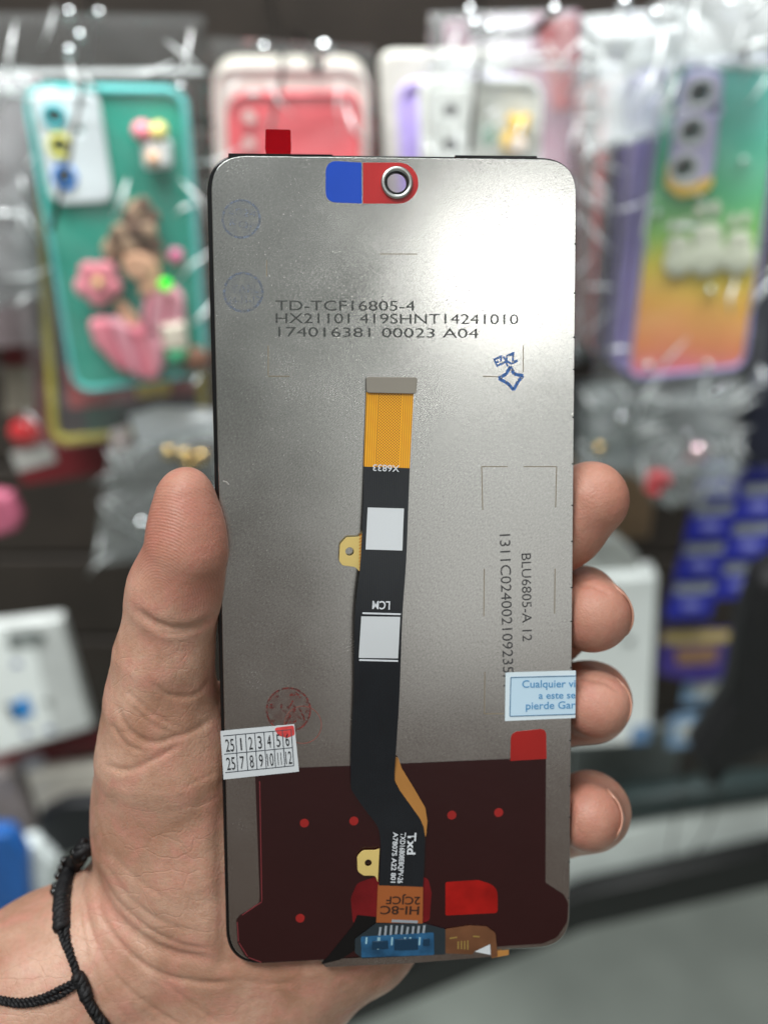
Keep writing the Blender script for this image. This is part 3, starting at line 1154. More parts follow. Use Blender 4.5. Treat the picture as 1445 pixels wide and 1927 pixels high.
def subdiv(V, Q):
    E_ = np.stack([Q, np.roll(Q, -1, 1)], -1)          # n,4,2
    Es = np.sort(E_.reshape(-1, 2), 1)
    key = Es[:, 0] * len(V) + Es[:, 1]
    uq, inv = np.unique(key, return_inverse=True)
    ea, eb = uq // len(V), uq % len(V)
    EM = (V[ea] + V[eb]) / 2
    FM = V[Q].mean(1)
    eid = (len(V) + inv).reshape(-1, 4)
    fid = len(V) + len(uq) + np.arange(len(Q))
    NQ = np.concatenate([np.stack([Q[:, i], eid[:, i], fid, eid[:, (i - 1) % 4]], 1) for i in range(4)])
    return np.concatenate([V, EM, FM]), NQ


HV = project(HV, 2)
# only the half that can be seen gets the fine mesh: the whole hand is refined once
HV, HQ = subdiv(HV, HQ)
HV = project(HV, 1)
HN = grad(HV)
HN /= np.maximum(np.linalg.norm(HN, axis=1), 1e-6)[:, None]
hx = HV[:, 0] / HV[:, 2] * FPX + CX
hy = HV[:, 1] / HV[:, 2] * FPX + CY
front = np.clip(-HN[:, 2] * 2.5 + 0.2, 0, 1)

# skin folds: (polyline in photo pixels on the skin, width px, depth mm)
FOLDS = [
    ([(256, 1146), (290, 1172), (330, 1184), (372, 1180), (404, 1160)], 8, 1.5),
    ([(268, 1162), (310, 1192), (360, 1192)], 4, 0.5),
    ([(284, 1280), (312, 1306), (350, 1312), (378, 1300), (394, 1276)], 5, 0.7),
    ([(216, 1318), (240, 1372), (285, 1398), (330, 1388), (372, 1372), (400, 1352)], 6, 0.9),
    ([(236, 1300), (290, 1345), (345, 1372)], 4, 0.45),
    ([(250, 1330), (282, 1362), (325, 1380)], 4, 0.4),
    ([(210, 1360), (235, 1400), (270, 1415)], 4, 0.5),
    ([(196, 1440), (238, 1450), (286, 1432), (340, 1402)], 6, 0.8),
    ([(345, 1482), (405, 1452)], 3, 0.25),
    ([(360, 1520), (410, 1498)], 3, 0.2),
    ([(172, 1622), (190, 1678), (222, 1732), (270, 1772), (330, 1796), (400, 1806)], 11, 1.9),
    ([(186, 1640), (222, 1700), (280, 1750), (345, 1778), (400, 1786)], 5, 0.8),
    ([(196, 1622), (240, 1688), (300, 1732), (360, 1752)], 5, 0.5),
    ([(205, 1600), (250, 1650), (310, 1690)], 5, 0.35),
    ([(176, 1660), (196, 1730), (240, 1790), (300, 1832), (380, 1850), (440, 1846)], 6, 1.0),
    ([(160, 1690), (180, 1770), (220, 1840), (290, 1900), (350, 1935)], 5, 0.7),
    ([(150, 1700), (165, 1790), (200, 1865), (250, 1930)], 4, 0.45),
    ([(300, 1840), (360, 1890), (420, 1930)], 5, 0.4),
    ([(440, 1840), (500, 1852), (560, 1850)], 5, 0.3),
    ([(1085, 1102), (1112, 1102), (1130, 1110), (1150, 1118)], 4, 0.8),
    ([(1085, 1275), (1110, 1278), (1140, 1284), (1168, 1304)], 4, 0.7),
]
disp = np.zeros(len(HV))
for pl, wd_, dp_ in FOLDS:
    pl = [tuple(p)[:2] for p in smooth_path([(x, y, 0) for x, y in pl], 6)]
    m_ = (hx > min(p[0] for p in pl) - 60) & (hx < max(p[0] for p in pl) + 60) & (hy > min(p[1] for p in pl) - 60) & (hy < max(p[1] for p in pl) + 60) & (front > 0)
    ix = np.where(m_)[0]
    if not len(ix):
        continue
    best = np.full(len(ix), 1e9)
    tl = np.zeros(len(ix))
    for i in range(len(pl) - 1):
        a, b_ = np.array(pl[i]), np.array(pl[i + 1])
        ba = b_ - a
        pa = np.stack([hx[ix], hy[ix]], 1) - a
        t_ = np.clip((pa @ ba) / (ba @ ba), 0, 1)
        q = pa - t_[:, None] * ba
        dd_ = np.sqrt((q * q).sum(1))
        up = dd_ < best
        best[up] = dd_[up]
        tl[up] = (i + t_[up]) / (len(pl) - 1)
    fade = np.clip(np.minimum(tl, 1 - tl) * 6 + 0.15, 0, 1)
    x_ = best / wd_
    prof = -np.exp(-x_ ** 2) + 0.07 * np.exp(-(x_ - 2.4) ** 2 / 1.4)
    disp[ix] += 0.46 * dp_ * prof * fade * front[ix]


def vnoise(p, s, seed):
    """cheap smooth noise from sines"""
    r = np.random.RandomState(seed)
    o = np.zeros(len(p))
    for _ in range(7):
        k_ = r.normal(size=3)
        k_ *= s * r.uniform(0.6, 1.5) / np.linalg.norm(k_)
        o += np.sin(p @ k_ + r.uniform(0, 6.28))
    return o / 7


disp = disp * 1.0
disp += vnoise(HV, 0.25, 3) * 0.55 + vnoise(HV, 0.8, 5) * 0.16 + vnoise(HV * np.array([1, 1, 1]), 2.2, 9) * 0.035
HV = HV + HN * disp[:, None]
# skin pressed flat where it touches the panel
flush = np.zeros(len(HV))
for n_ in ('index', 'middle', 'ring', 'pinky', 'thumb'):
    c = CHm[n_][-1][0] if n_ != 'thumb' else CHm[n_][1][0]
    dd_ = np.linalg.norm(HV - c, axis=1)
    flush = np.maximum(flush, np.exp(-(dd_ / (12 if n_ != 'thumb' else 17)) ** 2))
rc_ = cp(300, 1130, -9)
rid = np.sqrt(((HV - rc_) * np.array([1.0, 0.75, 1.0]) ** 2).sum(1) ** 2 + 0) * 0
q = (HV - rc_)
rid = np.sqrt(q[:, 0] ** 2 + (q[:, 1] * 0.8) ** 2 + (q[:, 2] * 0.6) ** 2) + vnoise(HV, 0.5, 21) * 0.5
rmask = np.clip(1.6 - np.linalg.norm((HV - cp(362, 975, -4)) / np.array([11.0, 15.0, 12.0]), axis=1), 0, 1)

# camera mm -> world metres, local to the wrist
wrist = CM @ Vector(tuple((cp(330, 1760, 24) * np.array([1, -1, -1]) / 1000).tolist()))
R3 = np.array(CM.to_3x3())
HW = (HV * np.array([1, -1, -1]) / 1000) @ R3.T + np.array(EYE) - np.array(wrist)
me = bpy.data.meshes.new('person')
me.from_pydata(HW.tolist(), [], HQ[:, ::-1].tolist())
me.shade_smooth()
for nm, arr in (('flush', flush), ('ridge', rid), ('ridge_mask', rmask)):
    at = me.attributes.new(nm, 'FLOAT', 'POINT')
    at.data.foreach_set('value', arr.astype(np.float32))

sk = bpy.data.materials.new('skin')
sk.use_nodes = True
t = sk.node_tree
b = t.nodes['Principled BSDF']
L = t.links.new
b.inputs['Subsurface Weight'].default_value = 0.25
b.inputs['Subsurface Radius'].default_value = (1.0, 0.35, 0.2)
b.inputs['Subsurface Scale'].default_value = 0.0022
tcn = t.nodes.new("ShaderNodeTexCoord")


def noise(sc_n, det, dist=0.0):
    n = t.nodes.new("ShaderNodeTexNoise")
    n.inputs['Scale'].default_value = sc_n
    n.inputs['Detail'].default_value = det
    n.inputs['Distortion'].default_value = dist
    L(tcn.outputs['Object'], n.inputs['Vector'])
    return n.outputs['Fac']


def mixc(f, a, c):
    m = t.nodes.new("ShaderNodeMix")
    m.data_type = 'RGBA'
    for s_, v in ((0, f), (6, a), (7, c)):
        if isinstance(v, (int, float)):
            m.inputs[s_].default_value = v
        elif isinstance(v, tuple):
            m.inputs[s_].default_value = v
        else:
            L(v, m.inputs[s_])
    return m.outputs[2]


def attr(nm):
    a = t.nodes.new("ShaderNodeAttribute")
    a.attribute_name = nm
    return a.outputs['Fac']


def rng(v, a, c, lo_=0, hi_=1):
    m = t.nodes.new("ShaderNodeMapRange")
    L(v, m.inputs[0])
    for i, x in ((1, a), (2, c), (3, lo_), (4, hi_)):
        m.inputs[i].default_value = x
    return m.outputs[0]


base = mixc(rng(noise(55, 4, 0.6), 0.35, 0.68), lin(212, 170, 148), lin(170, 124, 100))
base = mixc(rng(noise(150, 4, 0.8), 0.46, 0.7, 0, 0.7), base, lin(206, 144, 128))
base = mixc(rng(noise(900, 2), 0.45, 0.8, 0, 0.25), base, lin(160, 108, 82))
base = mixc(math_n('MULTIPLY', attr('flush'), 0.75), base, lin(180, 112, 97))
L(base, b.inputs['Base Color'])
L(rng(noise(300, 3), 0.3, 0.7, 0.40, 0.58), b.inputs['Roughness'])
b.inputs['Specular IOR Level'].default_value = 0.42
vo = t.nodes.new("ShaderNodeTexVoronoi")
vo.feature = 'DISTANCE_TO_EDGE'
vo.inputs['Scale'].default_value = 1100
wn = t.nodes.new("ShaderNodeTexNoise")
wn.inputs['Scale'].default_value = 500
L(tcn.outputs['Object'], wn.inputs['Vector'])
ad = t.nodes.new("ShaderNodeVectorMath")
ad.operation = 'MULTIPLY_ADD'
ad.inputs[1].default_value = (0.0008, 0.0008, 0.0008)
L(wn.outputs['Color'], ad.inputs[0])
L(tcn.outputs['Object'], ad.inputs[2])
L(ad.outputs[0], vo.inputs['Vector'])
vl = t.nodes.new("ShaderNodeTexVoronoi")         # long fine palm lines
vl.feature = 'DISTANCE_TO_EDGE'
vl.inputs['Scale'].default_value = 130
ml = t.nodes.new("ShaderNodeMapping")
ml.inputs['Rotation'].default_value = (0.5, 0.9, 0.5)
ml.inputs['Scale'].default_value = (1.0, 2.4, 1.2)
ad2 = t.nodes.new("ShaderNodeVectorMath")
ad2.operation = 'MULTIPLY_ADD'
ad2.inputs[1].default_value = (0.006, 0.006, 0.006)
wn2 = t.nodes.new("ShaderNodeTexNoise")
wn2.inputs['Scale'].default_value = 120
L(tcn.outputs['Object'], wn2.inputs['Vector'])
L(wn2.outputs['Color'], ad2.inputs[0])
L(tcn.outputs['Object'], ad2.inputs[2])
L(ad2.outputs[0], ml.inputs[0])
L(ml.outputs[0], vl.inputs['Vector'])
plines = math_n('MULTIPLY', math_n('MULTIPLY', rng(vl.outputs['Distance'], 0.0, 0.05, 0, 1), rng(noise(40, 2), 0.38, 0.6, 1.1, 0.15)), math_n('SUBTRACT', 1.0, attr('ridge_mask')))
cells = math_n('MINIMUM', math_n('MULTIPLY', vo.outputs['Distance'], 4.0), 1.0)
rd = math_n('MULTIPLY', math_n('SINE', math_n('MULTIPLY', attr('ridge'), 2 * math.pi / 0.5)), attr('ridge_mask'))
hgt = math_n('ADD', math_n('ADD', math_n('MULTIPLY', cells, 0.5), math_n('MULTIPLY', rd, 0.4)), math_n('ADD', math_n('ADD', plines, math_n('MULTIPLY', noise(220, 4, 1.0), 1.2)), math_n('MULTIPLY', noise(1500, 2), 0.4)))
bp = t.nodes.new("ShaderNodeBump")
bp.inputs['Strength'].default_value = 0.42
bp.inputs['Distance'].default_value = 0.00016
L(hgt, bp.inputs['Height'])
L(bp.outputs[0], b.inputs['Normal'])

hand = link('person', me, sk)
hand.location = wrist
tag(hand, 'left hand and wrist holding up the bare phone screen, thumb on its edge', 'person')

# nails
nailm = mat('nail', (196, 146, 126), 0.28, vary=0.05, sss=0.1)


def nail(c, axis, nrm, r, ln, half=58, taper=0.9):
    c, axis, nrm = (np.array(v, float) for v in (c, axis, nrm))
    axis /= np.linalg.norm(axis)
    nrm -= axis * (nrm @ axis)
    nrm /= np.linalg.norm(nrm)
    tan = np.cross(axis, nrm)
    V, Fc = [], []
    nu, nv = 16, 12
    for lay in (0, 1):
        for j in range(nv + 1):
            s = j / nv
            y = (s - 0.5) * ln
            wdt = math.radians(half) * (min(1, (1 - (2 * s - 1) ** 4 * 0.35)))
            dip = -0.35 * (2 * s - 1) ** 2
            for i in range(nu + 1):
                th = (2 * i / nu - 1) * wdt
                rr = r + dip - 0.45 * lay - 0.2 * (2 * i / nu - 1) ** 4
                p = c + axis * y + (nrm * math.cos(th) + tan * math.sin(th)) * rr
                V.append(p)
    st_ = nu + 1
    off = st_ * (nv + 1)
    for j in range(nv):
        for i in range(nu):
            a = j * st_ + i
            Fc.append((a, a + 1, a + st_ + 1, a + st_))
            Fc.append((off + a, off + a + st_, off + a + st_ + 1, off + a + 1))
    rim = [i for i in range(st_)] + [j * st_ + nu for j in range(1, nv + 1)] + [nv * st_ + i for i in range(nu - 1, -1, -1)] + [j * st_ for j in range(nv - 1, 0, -1)]
    for i in range(len(rim)):
        a, b2 = rim[i], rim[(i + 1) % len(rim)]
        Fc.append((b2, a, off + a, off + b2))
    X = (np.array(V) * np.array([1, -1, -1]) / 1000) @ R3.T + np.array(EYE) - np.array(wrist)
    me = bpy.data.meshes.new('nail')
    me.from_pydata(X.tolist(), [], Fc)
    me.shade_smooth()
    link('nail', me, nailm, hand)


nail(cp(352, 968, -1.5), cp(349, 900, -2) - cp(352, 1010, -2), (-0.86, 0.0, 0.5), 6.55, 11.5, 46)
for n_, dx, dy in (('middle', 0.86, -0.25), ('ring', 0.86, -0.1), ('pinky', 0.95, -0.08), ('index', 0.5, -0.5)):
    a, b_ = CHm[n_][-2], CHm[n_][-1]
    ax_ = b_[0] - a[0]
    nail(b_[0] - ax_ / np.linalg.norm(ax_) * 1.0, ax_, (dx, dy, 0.5 if n_ == 'index' else 0.1), b_[1] + 0.12, 8.5, 50)


def skin_pt(px, py, lift=0.0):
    """point on the skin under a photo pixel, lifted towards the viewer (camera mm)"""
    d = np.array([(px - CX) / FPX, (py - CY) / FPX, 1.0])
    ts = np.arange(200, 280, 0.5)
    s = sdf_chunk((d[None] * ts[:, None]).astype(np.float32))
    ix = np.where(s < 0)[0]
    z = ts[ix[0]] if len(ix) else ts[np.argmin(s)]
    return d * (z - lift)


def cam2w(p):
    return CM @ Vector((p[0] / 1000, -p[1] / 1000, -p[2] / 1000))


# ------------------------------------------------------------------ bracelet
cord_m = mat('black_cord', (17, 16, 19), 0.6, vary=0.3, scale=900, bump=0.3, bscale=1500)
bead_m = mat('black_bead', (12, 12, 13), 0.12, coat=0.6)
br = bpy.data.objects.new('bracelet', None)
COL.objects.link(br)
br.location = cam2w(skin_pt(115, 1730))
tag(br, 'black braided cord bracelet with tiny shiny beads around the wrist', 'bracelet')


def onskin(pts, lift):
    pts = [tuple(p)[:2] for p in smooth_path([(x, y, 0) for x, y in pts], 6)]
    return [cam2w(skin_pt(x, y, lift)) - br.location for x, y in pts]


def twist(name, path, rad, amp, pitch, strands=2):
    ps = []
    for s_ in range(strands):
        pts, acc_ = [], 0
        fine = smooth_path(path, 4)
        for i, p in enumerate(fine):
            if i:
                acc_ += (p - fine[i - 1]).length
            tg = (fine[min(i + 1, len(fine) - 1)] - fine[max(i - 1, 0)]).normalized()
            vw = (p + br.location - EYE).normalized()
            a = tg.cross(vw).normalized()
            b2 = tg.cross(a)
            th = 2 * math.pi * (acc_ / pitch + s_ / strands)
            pts.append(p + (a * math.cos(th) + b2 * math.sin(th)) * amp)
        ps.append(pts)
    return link(name, tube_mesh(name, ps, rad, 8), cord_m, br)


twist('cord', onskin([(112, 1735), (118, 1765), (132, 1800), (146, 1840)], 0.9), 0.00042, 0.0004, 0.0022)
twist('cord', onskin([(127, 1728), (127, 1765), (136, 1800), (150, 1842)], 0.9), 0.00042, 0.0004, 0.0022)
twist('cord', onskin([(160, 1872), (178, 1905), (200, 1935), (232, 1985)], 1.2), 0.0007, 0.0006, 0.003, 3)
twist('cord', onskin([(145, 1845), (118, 1858), (80, 1876), (40, 1884), (0, 1879), (-30, 1872)], 1.0), 0.00038, 0.00035, 0.002)
twist('cord', onskin([(142, 1856), (110, 1876), (70, 1888), (35, 1891), (0, 1885), (-30, 1880)], 1.2), 0.00038, 0.00035, 0.002)
twist('macrame_band', onskin([(166, 1586), (150, 1612), (133, 1640), (121, 1672), (117, 1705), (117, 1748)], 0.9), 0.0011, 0.0011, 0.0032, 3)
twist('knot', onskin([(146, 1836), (157, 1856), (164, 1880)], 1.1), 0.0010, 0.0006, 0.003, 3)
bd = ball_mesh('bead', (0, 0, 0), 0.00105, nu=14, nv=8)
bd.materials.append(bead_m)
for i, (x, y) in enumerate(((136, 1606), (144, 1614), (129, 1618), (117, 1620), (137, 1615), (131, 1632), (112, 1634), (123, 1637), (127, 1648), (106, 1648), (120, 1654), (101, 1668), (122, 1673), (99, 1678), (104, 1685), (118, 1690))):
    o = bpy.data.objects.new('bead', bd)
    COL.objects.link(o)
    o.parent = br
    o.location = cam2w(skin_pt(x + 4, y, 1.8)) - br.location

# ================================================================== GOODS ON THE WALL
chrome = mat('chrome_wire', (200, 204, 206), 0.12, metal=1, vary=0.03)
dark_wire = mat('dark_wire', (52, 50, 48), 0.35, metal=0.8)
clear = film_mat('clear_bag_film', tint=(253, 254, 254), gloss=0.06, haze=0.03)
clear2 = film_mat('hazy_bag_film', tint=(251, 252, 252), gloss=0.10, haze=0.10, scale=60)
clear4 = film_mat('painted_glare_film', tint=(250, 252, 252), gloss=0.22, haze=0.3, scale=40)  # extra white haze puts the bright glare into the film's colour
clear3 = film_mat('greyish_bag_film', tint=(234, 238, 238), gloss=0.16, haze=0.12, scale=70)


def hook(label, pts, r=0.0012, tip=None, tipr=0.0032, group='display hooks'):
    """wire peg through (px, py, Y) points; shiny balls at the listed points"""
    w0 = [W(*p) for p in pts]
    o = bpy.data.objects.new('display_hook', None)
    COL.objects.link(o)
    o.location = w0[0]
    tag(o, label, 'hook', group)
    link('wire', tube_mesh('wire', [smooth_path([p - w0[0] for p in w0], 6)], r, 10), dark_wire, o)
    for tp in tip or ():
        link('ball_tip', ball_mesh('ball_tip', W(*tp) - w0[0], tipr), chrome, o)
    return o


def bag(label, pts, Y, m, puff=0.006, wob=0.004, seed=1, group='clear plastic bags', seam=None, name='plastic_bag', painted_streaks=22):
    """pillow of clear film between two skins through 4 photo corners (TL, TR, BR, BL) on the plane y = Y"""
    cx_, cy_ = sum(p[0] for p in pts) / 4, sum(p[1] for p in pts) / 4
    f = wall_frame(name, label, 'plastic bag', cx_, cy_, Y, group)
    q = [Vector(f.uv(*p)) for p in pts]
    n, mrows = 44, 60
    V, Fc, pre = [], [], []
    for side in (1, -1):
        for j in range(mrows + 1):
            for i in range(n + 1):
                s, t_ = i / n, j / mrows
                p = q[0].lerp(q[1], s).lerp(q[3].lerp(q[2], s), t_)
                en = min(1, 8 * min(s, 1 - s, t_, 1 - t_))
                w = side * puff * en ** 0.5
                pre.append((p.x, p.y, w + side * 0.0002, en))
    pre = np.array(pre)
    half = len(pre) // 2
    for sd in (0, 1):
        q_ = pre[sd * half:(sd + 1) * half]
        ww = vnoise(q_[:, :3] * np.array([1.0, 0.7, 0]), 60, seed * 3 + sd) * 1.2 + np.abs(vnoise(q_[:, :3] * np.array([1.0, 0.8, 0]), 170, seed * 5 + sd)) * 0.9
        q_[:, 2] += wob * q_[:, 3] * ww
    V = [tuple(v[:3]) for v in pre]
    st_ = n + 1
    off = st_ * (mrows + 1)
    for j in range(mrows):
        for i in range(n):
            a = j * st_ + i
            Fc.append((a, a + st_, a + st_ + 1, a + 1))
            Fc.append((off + a, off + a + 1, off + a + st_ + 1, off + a + st_))
    me = bpy.data.meshes.new('film')
    me.from_pydata(V, [], Fc)
    me.shade_smooth()
    link('film', me, m, f.root)
    fm, nfilm = me, len(Fc)
    if painted_streaks:  # white hazy slivers painted in as bright streaks on the film
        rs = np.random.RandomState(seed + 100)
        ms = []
        for _ in range(painted_streaks):
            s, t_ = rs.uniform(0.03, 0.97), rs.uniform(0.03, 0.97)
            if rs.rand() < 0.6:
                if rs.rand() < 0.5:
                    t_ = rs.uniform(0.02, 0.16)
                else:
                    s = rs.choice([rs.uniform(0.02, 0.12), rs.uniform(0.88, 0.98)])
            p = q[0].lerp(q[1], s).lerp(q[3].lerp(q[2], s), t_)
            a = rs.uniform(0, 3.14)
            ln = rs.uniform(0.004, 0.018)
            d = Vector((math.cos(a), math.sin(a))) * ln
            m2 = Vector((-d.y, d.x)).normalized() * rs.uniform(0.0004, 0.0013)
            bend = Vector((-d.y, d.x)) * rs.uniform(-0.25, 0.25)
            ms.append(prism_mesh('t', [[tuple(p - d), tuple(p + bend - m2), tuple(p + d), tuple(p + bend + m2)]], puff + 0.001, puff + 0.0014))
        fm.materials.append(film_mat('painted_streak_film', tint=(246, 250, 250), gloss=0.5, haze=0.75))
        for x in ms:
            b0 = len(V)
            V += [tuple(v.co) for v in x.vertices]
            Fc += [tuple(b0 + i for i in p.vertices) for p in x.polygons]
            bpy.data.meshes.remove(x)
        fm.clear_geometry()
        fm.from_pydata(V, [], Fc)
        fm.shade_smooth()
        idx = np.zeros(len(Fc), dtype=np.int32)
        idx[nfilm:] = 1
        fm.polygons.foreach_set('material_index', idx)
    if seam:
        f.line('seal_seam', [seam], 9, -0.0005, 0.0004, film_mat('seam_film', tint=(240, 244, 244), gloss=0.4, haze=0.8), f.root)  # real seal, with a bright highlight band put into its white haze
    return f


def case(label, pts, Y, m, r=42, th=0.010, holes=(), rim=None, group='phone cases on the wall', lean=0.0, name='phone_case', rimw=10):
    """phone case: back shell with openings and a raised rim. pts TL, TR, BR, BL in photo pixels"""
    cx_, cy_ = (pts[2][0] + pts[3][0]) / 2, (pts[2][1] + pts[3][1]) / 2
    f = wall_frame(name, label, 'phone case', cx_, cy_, Y, group, lean=lean)
    f.slab('shell', pts, -th, 0, m, r=r, bevel=min(0.003, th * 0.35), holes=holes)
    if rim:
        c = Vector((sum(p[0] for p in pts) / 4, sum(p[1] for p in pts) / 4))
        l0 = rpoly(f.loop(pts, 0.0012), r * f.k(*pts[0]))
        l1 = inset(l0 if sarea(l0) > 0 else l0[::-1], rimw * f.k(*pts[0]))
        link('rim', prism_mesh('rim', [l0, l1], -th * 0.6, 0.0018, 0.0006, 2), rim, f.root)
    return f


# ---- teal case with relief figure
teal = mat('teal_silicone', (22, 152, 130), 0.45, vary=0.05)
aqua = mat('aqua_rim', (96, 196, 194), 0.4, vary=0.04)
cream = mat('cream_plastic', (236, 224, 206), 0.4, vary=0.04)
whitep2 = mat('white_plastic', (232, 236, 236), 0.35, vary=0.03)
pinkp = mat('pink_plastic', (228, 132, 148), 0.4, vary=0.12, scale=80)
deep_pink = mat('rose_plastic', (206, 96, 120), 0.4, vary=0.1)
brownp = mat('brown_hair', (112, 84, 68), 0.5, vary=0.3, scale=160)
skinp = mat('skin_tone_plastic', (222, 172, 140), 0.45, vary=0.05)
yellowp = mat('yellow_plastic', (236, 200, 50), 0.4, vary=0.06)
Y1 = 0.55
lens1, lens2, lens3 = (102, 220), (112, 276), (121, 334)
tc_ = case('teal phone case with a girl holding a flower in relief, in a clear bag', [(40, 160), (350, 166), (392, 706), (140, 742)], Y1, teal, r=48, rim=aqua,
           holes=[(lens1, 13), (lens2, 13), (lens3, 13)])
ci = tc_.slab('camera_frame', [(54, 172), (184, 176), (215, 380), (98, 386)], 0.0, 0.003, mat('pearl_white', (220, 228, 232), 0.35, vary=0.03), r=26, bevel=0.0012, holes=[(lens1, 15), (lens2, 15), (lens3, 15), ((150, 245), 7)])
for c, col, nm in ((lens1, (70, 180, 190), 'teal_ring'), (lens2, (214, 210, 104), 'yellow_ring'), (lens3, (28, 118, 200), 'blue_ring')):
    tc_.disc('lens_ring', c, 24, 0.0, 0.0042, mat(nm, col, 0.4), 0.001, hole=14)
icec = tc_.slab('ice_cream_charm', [(262, 262), (320, 262), (322, 318), (270, 322)], 0.001, 0.008, whitep2, r=12, bevel=0.003)
tc_.ball('scoop', (268, 246), 19, 0.006, pinkp, parent=icec)
tc_.ball('scoop', (299, 246), 17, 0.006, mat('pale_yellow', (232, 216, 130), 0.4), parent=icec)
tc_.ball('scoop', (288, 298), 13, 0.009, mat('peach', (226, 178, 142), 0.4), parent=icec)
gf = bpy.data.objects.new('girl_relief', None)
COL.objects.link(gf)
gf.parent = tc_.root
hair, hair2 = [], []
for c, r, w, l_ in (((238, 452), 34, 0.004, 0), ((268, 446), 30, 0.005, 0), ((262, 398), 24, 0.007, 1), ((284, 408), 18, 0.007, 0), ((246, 410), 18, 0.008, 0), ((214, 468), 22, 0.004, 1),
                    ((228, 436), 17, 0.008, 1), ((256, 432), 18, 0.009, 0), ((280, 434), 16, 0.009, 1), ((244, 462), 18, 0.008, 1), ((290, 462), 16, 0.006, 0), ((206, 490), 12, 0.004, 0), ((270, 384), 14, 0.009, 0), ((296, 486), 12, 0.005, 1)):
    u = tc_.uv(c[0], c[1], w)
    (hair2 if l_ else hair).append(ball_mesh('t', (u[0], u[1], w), r * tc_.k(*c), (1, 1, 0.45)))
link('hair', join_meshes('hair', hair), brownp, gf)
link('hair_strand', join_meshes('hair_strand', hair2), mat('light_brown_hair', (176, 146, 120), 0.45, vary=0.2, scale=160), gf)
tc_.slab('face', [(232, 480), (262, 476), (288, 492), (286, 520), (262, 532), (238, 522), (228, 502)], 0.0005, 0.0105, skinp, r=14, bevel=0.002, parent=gf)
tc_.slab('neck', [(258, 500), (292, 494), (306, 548), (262, 562)], 0.0005, 0.0095, skinp, r=8, bevel=0.002, parent=gf)
tc_.slab('arm', [(212, 572), (228, 566), (262, 606), (254, 622), (232, 612)], 0.0005, 0.006, skinp, r=6, bevel=0.002, parent=gf)
lp_ = mat('light_pink_cloth', (226, 158, 172), 0.45, vary=0.1)
tc_.slab('sleeve', [(272, 552), (312, 530), (344, 560), (347, 612), (322, 640), (284, 630), (264, 596)], 0.001, 0.009, lp_, r=22, bevel=0.004, parent=gf)
for q_, m_ in (([(162, 606), (196, 598), (236, 640), (262, 712), (224, 700), (176, 652)], pinkp), ([(196, 596), (232, 606), (276, 650), (276, 722), (244, 706), (214, 650)], lp_), ([(236, 604), (288, 634), (304, 690), (296, 722), (268, 716), (256, 664)], pinkp),
               ([(262, 590), (290, 628), (312, 650), (308, 694), (292, 712), (276, 660)], lp_)):
    tc_.slab('dress_pleat', q_, 0.001, 0.0085, m_, r=18, bevel=0.0035, parent=gf)
for a, b2 in (((204, 612), (240, 690)), ((244, 622), (268, 704)), ((284, 560), (272, 632)), ((318, 552), (308, 630))):
    tc_.line('dress_fold', [(a, b2)], 8, 0.0078, 0.0094, deep_pink, parent=gf)
fl2 = bpy.data.objects.new('flower', None)
COL.objects.link(fl2)
fl2.parent = tc_.root
for k_ in range(5):
    a = 2 * math.pi * k_ / 5 + 0.3
    tc_.ball('petal', (185 + 24 * math.cos(a), 532 + 24 * math.sin(a)), 22, 0.007, mat('petal_pink', (236, 142, 156), 0.4, vary=0.1), (1, 1, 0.4), parent=fl2)
tc_.ball('flower_centre', (185, 532), 9, 0.011, mat('flower_yellow', (232, 206, 140), 0.4), parent=fl2)
tc_.slab('cup_charm', [(300, 612), (346, 608), (352, 660), (308, 664)], 0.002, 0.011, cream, r=8, bevel=0.003)
tc_.slab('cup_base', [(308, 662), (353, 658), (350, 680), (318, 686)], 0.002, 0.011, mat('mint_green', (70, 186, 132), 0.4), r=8, bevel=0.003)
tc_.ball('brown_ball', (368, 676), 26, 0.004, mat('chocolate', (122, 82, 62), 0.45), (1, 1, 0.6))
tc_.ball('rose_gem', (331, 482), 16, 0.004, mat('rose_gem', (206, 110, 146), 0.12, coat=1), (1, 1, 0.6))
gm = mat('emissive_green', (20, 220, 20), 0.2, vary=0.02)  # small emissive green ball on the case
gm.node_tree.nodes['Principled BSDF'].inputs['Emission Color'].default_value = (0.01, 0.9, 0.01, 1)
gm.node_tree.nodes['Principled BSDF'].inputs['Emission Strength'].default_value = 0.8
tc_.ball('green_spot', (312, 535), 12, 0.013, gm, (1, 1, 0.7))
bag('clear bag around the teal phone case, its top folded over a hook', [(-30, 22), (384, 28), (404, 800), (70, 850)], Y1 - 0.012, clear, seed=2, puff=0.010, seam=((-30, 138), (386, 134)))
hook('dark wire hook in front of the teal phone case', [(168, -20, WALL_Y), (168, 60, 0.62), (158, 150, 0.535), (128, 300, 0.50), (97, 436, 0.485)], 0.0011, tip=((132, 24, 0.58), (188, 25, 0.60), (152, 68, 0.56), (132, 96, 0.55), (342, 166, 0.53)), tipr=0.0028)

# red and yellow case under it
yc = case('yellow rimmed phone case with dark picture, half hidden below the teal case', [(62, 330), (350, 330), (392, 800), (96, 842)], Y1 + 0.02, mat('dark_print', (46, 34, 36), 0.5, vary=0.5, scale=30), r=45, rim=mat('yellow_rim', (160, 146, 36), 0.4), rimw=18)
yc.slab('red_print', [(120, 690), (380, 660), (385, 740), (130, 770)], 0.0002, 0.0008, mat('red_print', (140, 42, 40), 0.5, vary=0.4, scale=60), r=10)
yc.slab('yellow_print', [(255, 720), (320, 712), (322, 742), (258, 750)], 0.0008, 0.0012, yellowp, r=10)
yc.slab('green_print', [(160, 770), (230, 760), (232, 820), (165, 826)], 0.0008, 0.0012, mat('dark_green', (32, 60, 48), 0.5), r=8)
pp = wall_frame('blister_pack', 'dark red blister pack with a white label at the left', 'blister pack', 110, 900, Y1 + 0.045)
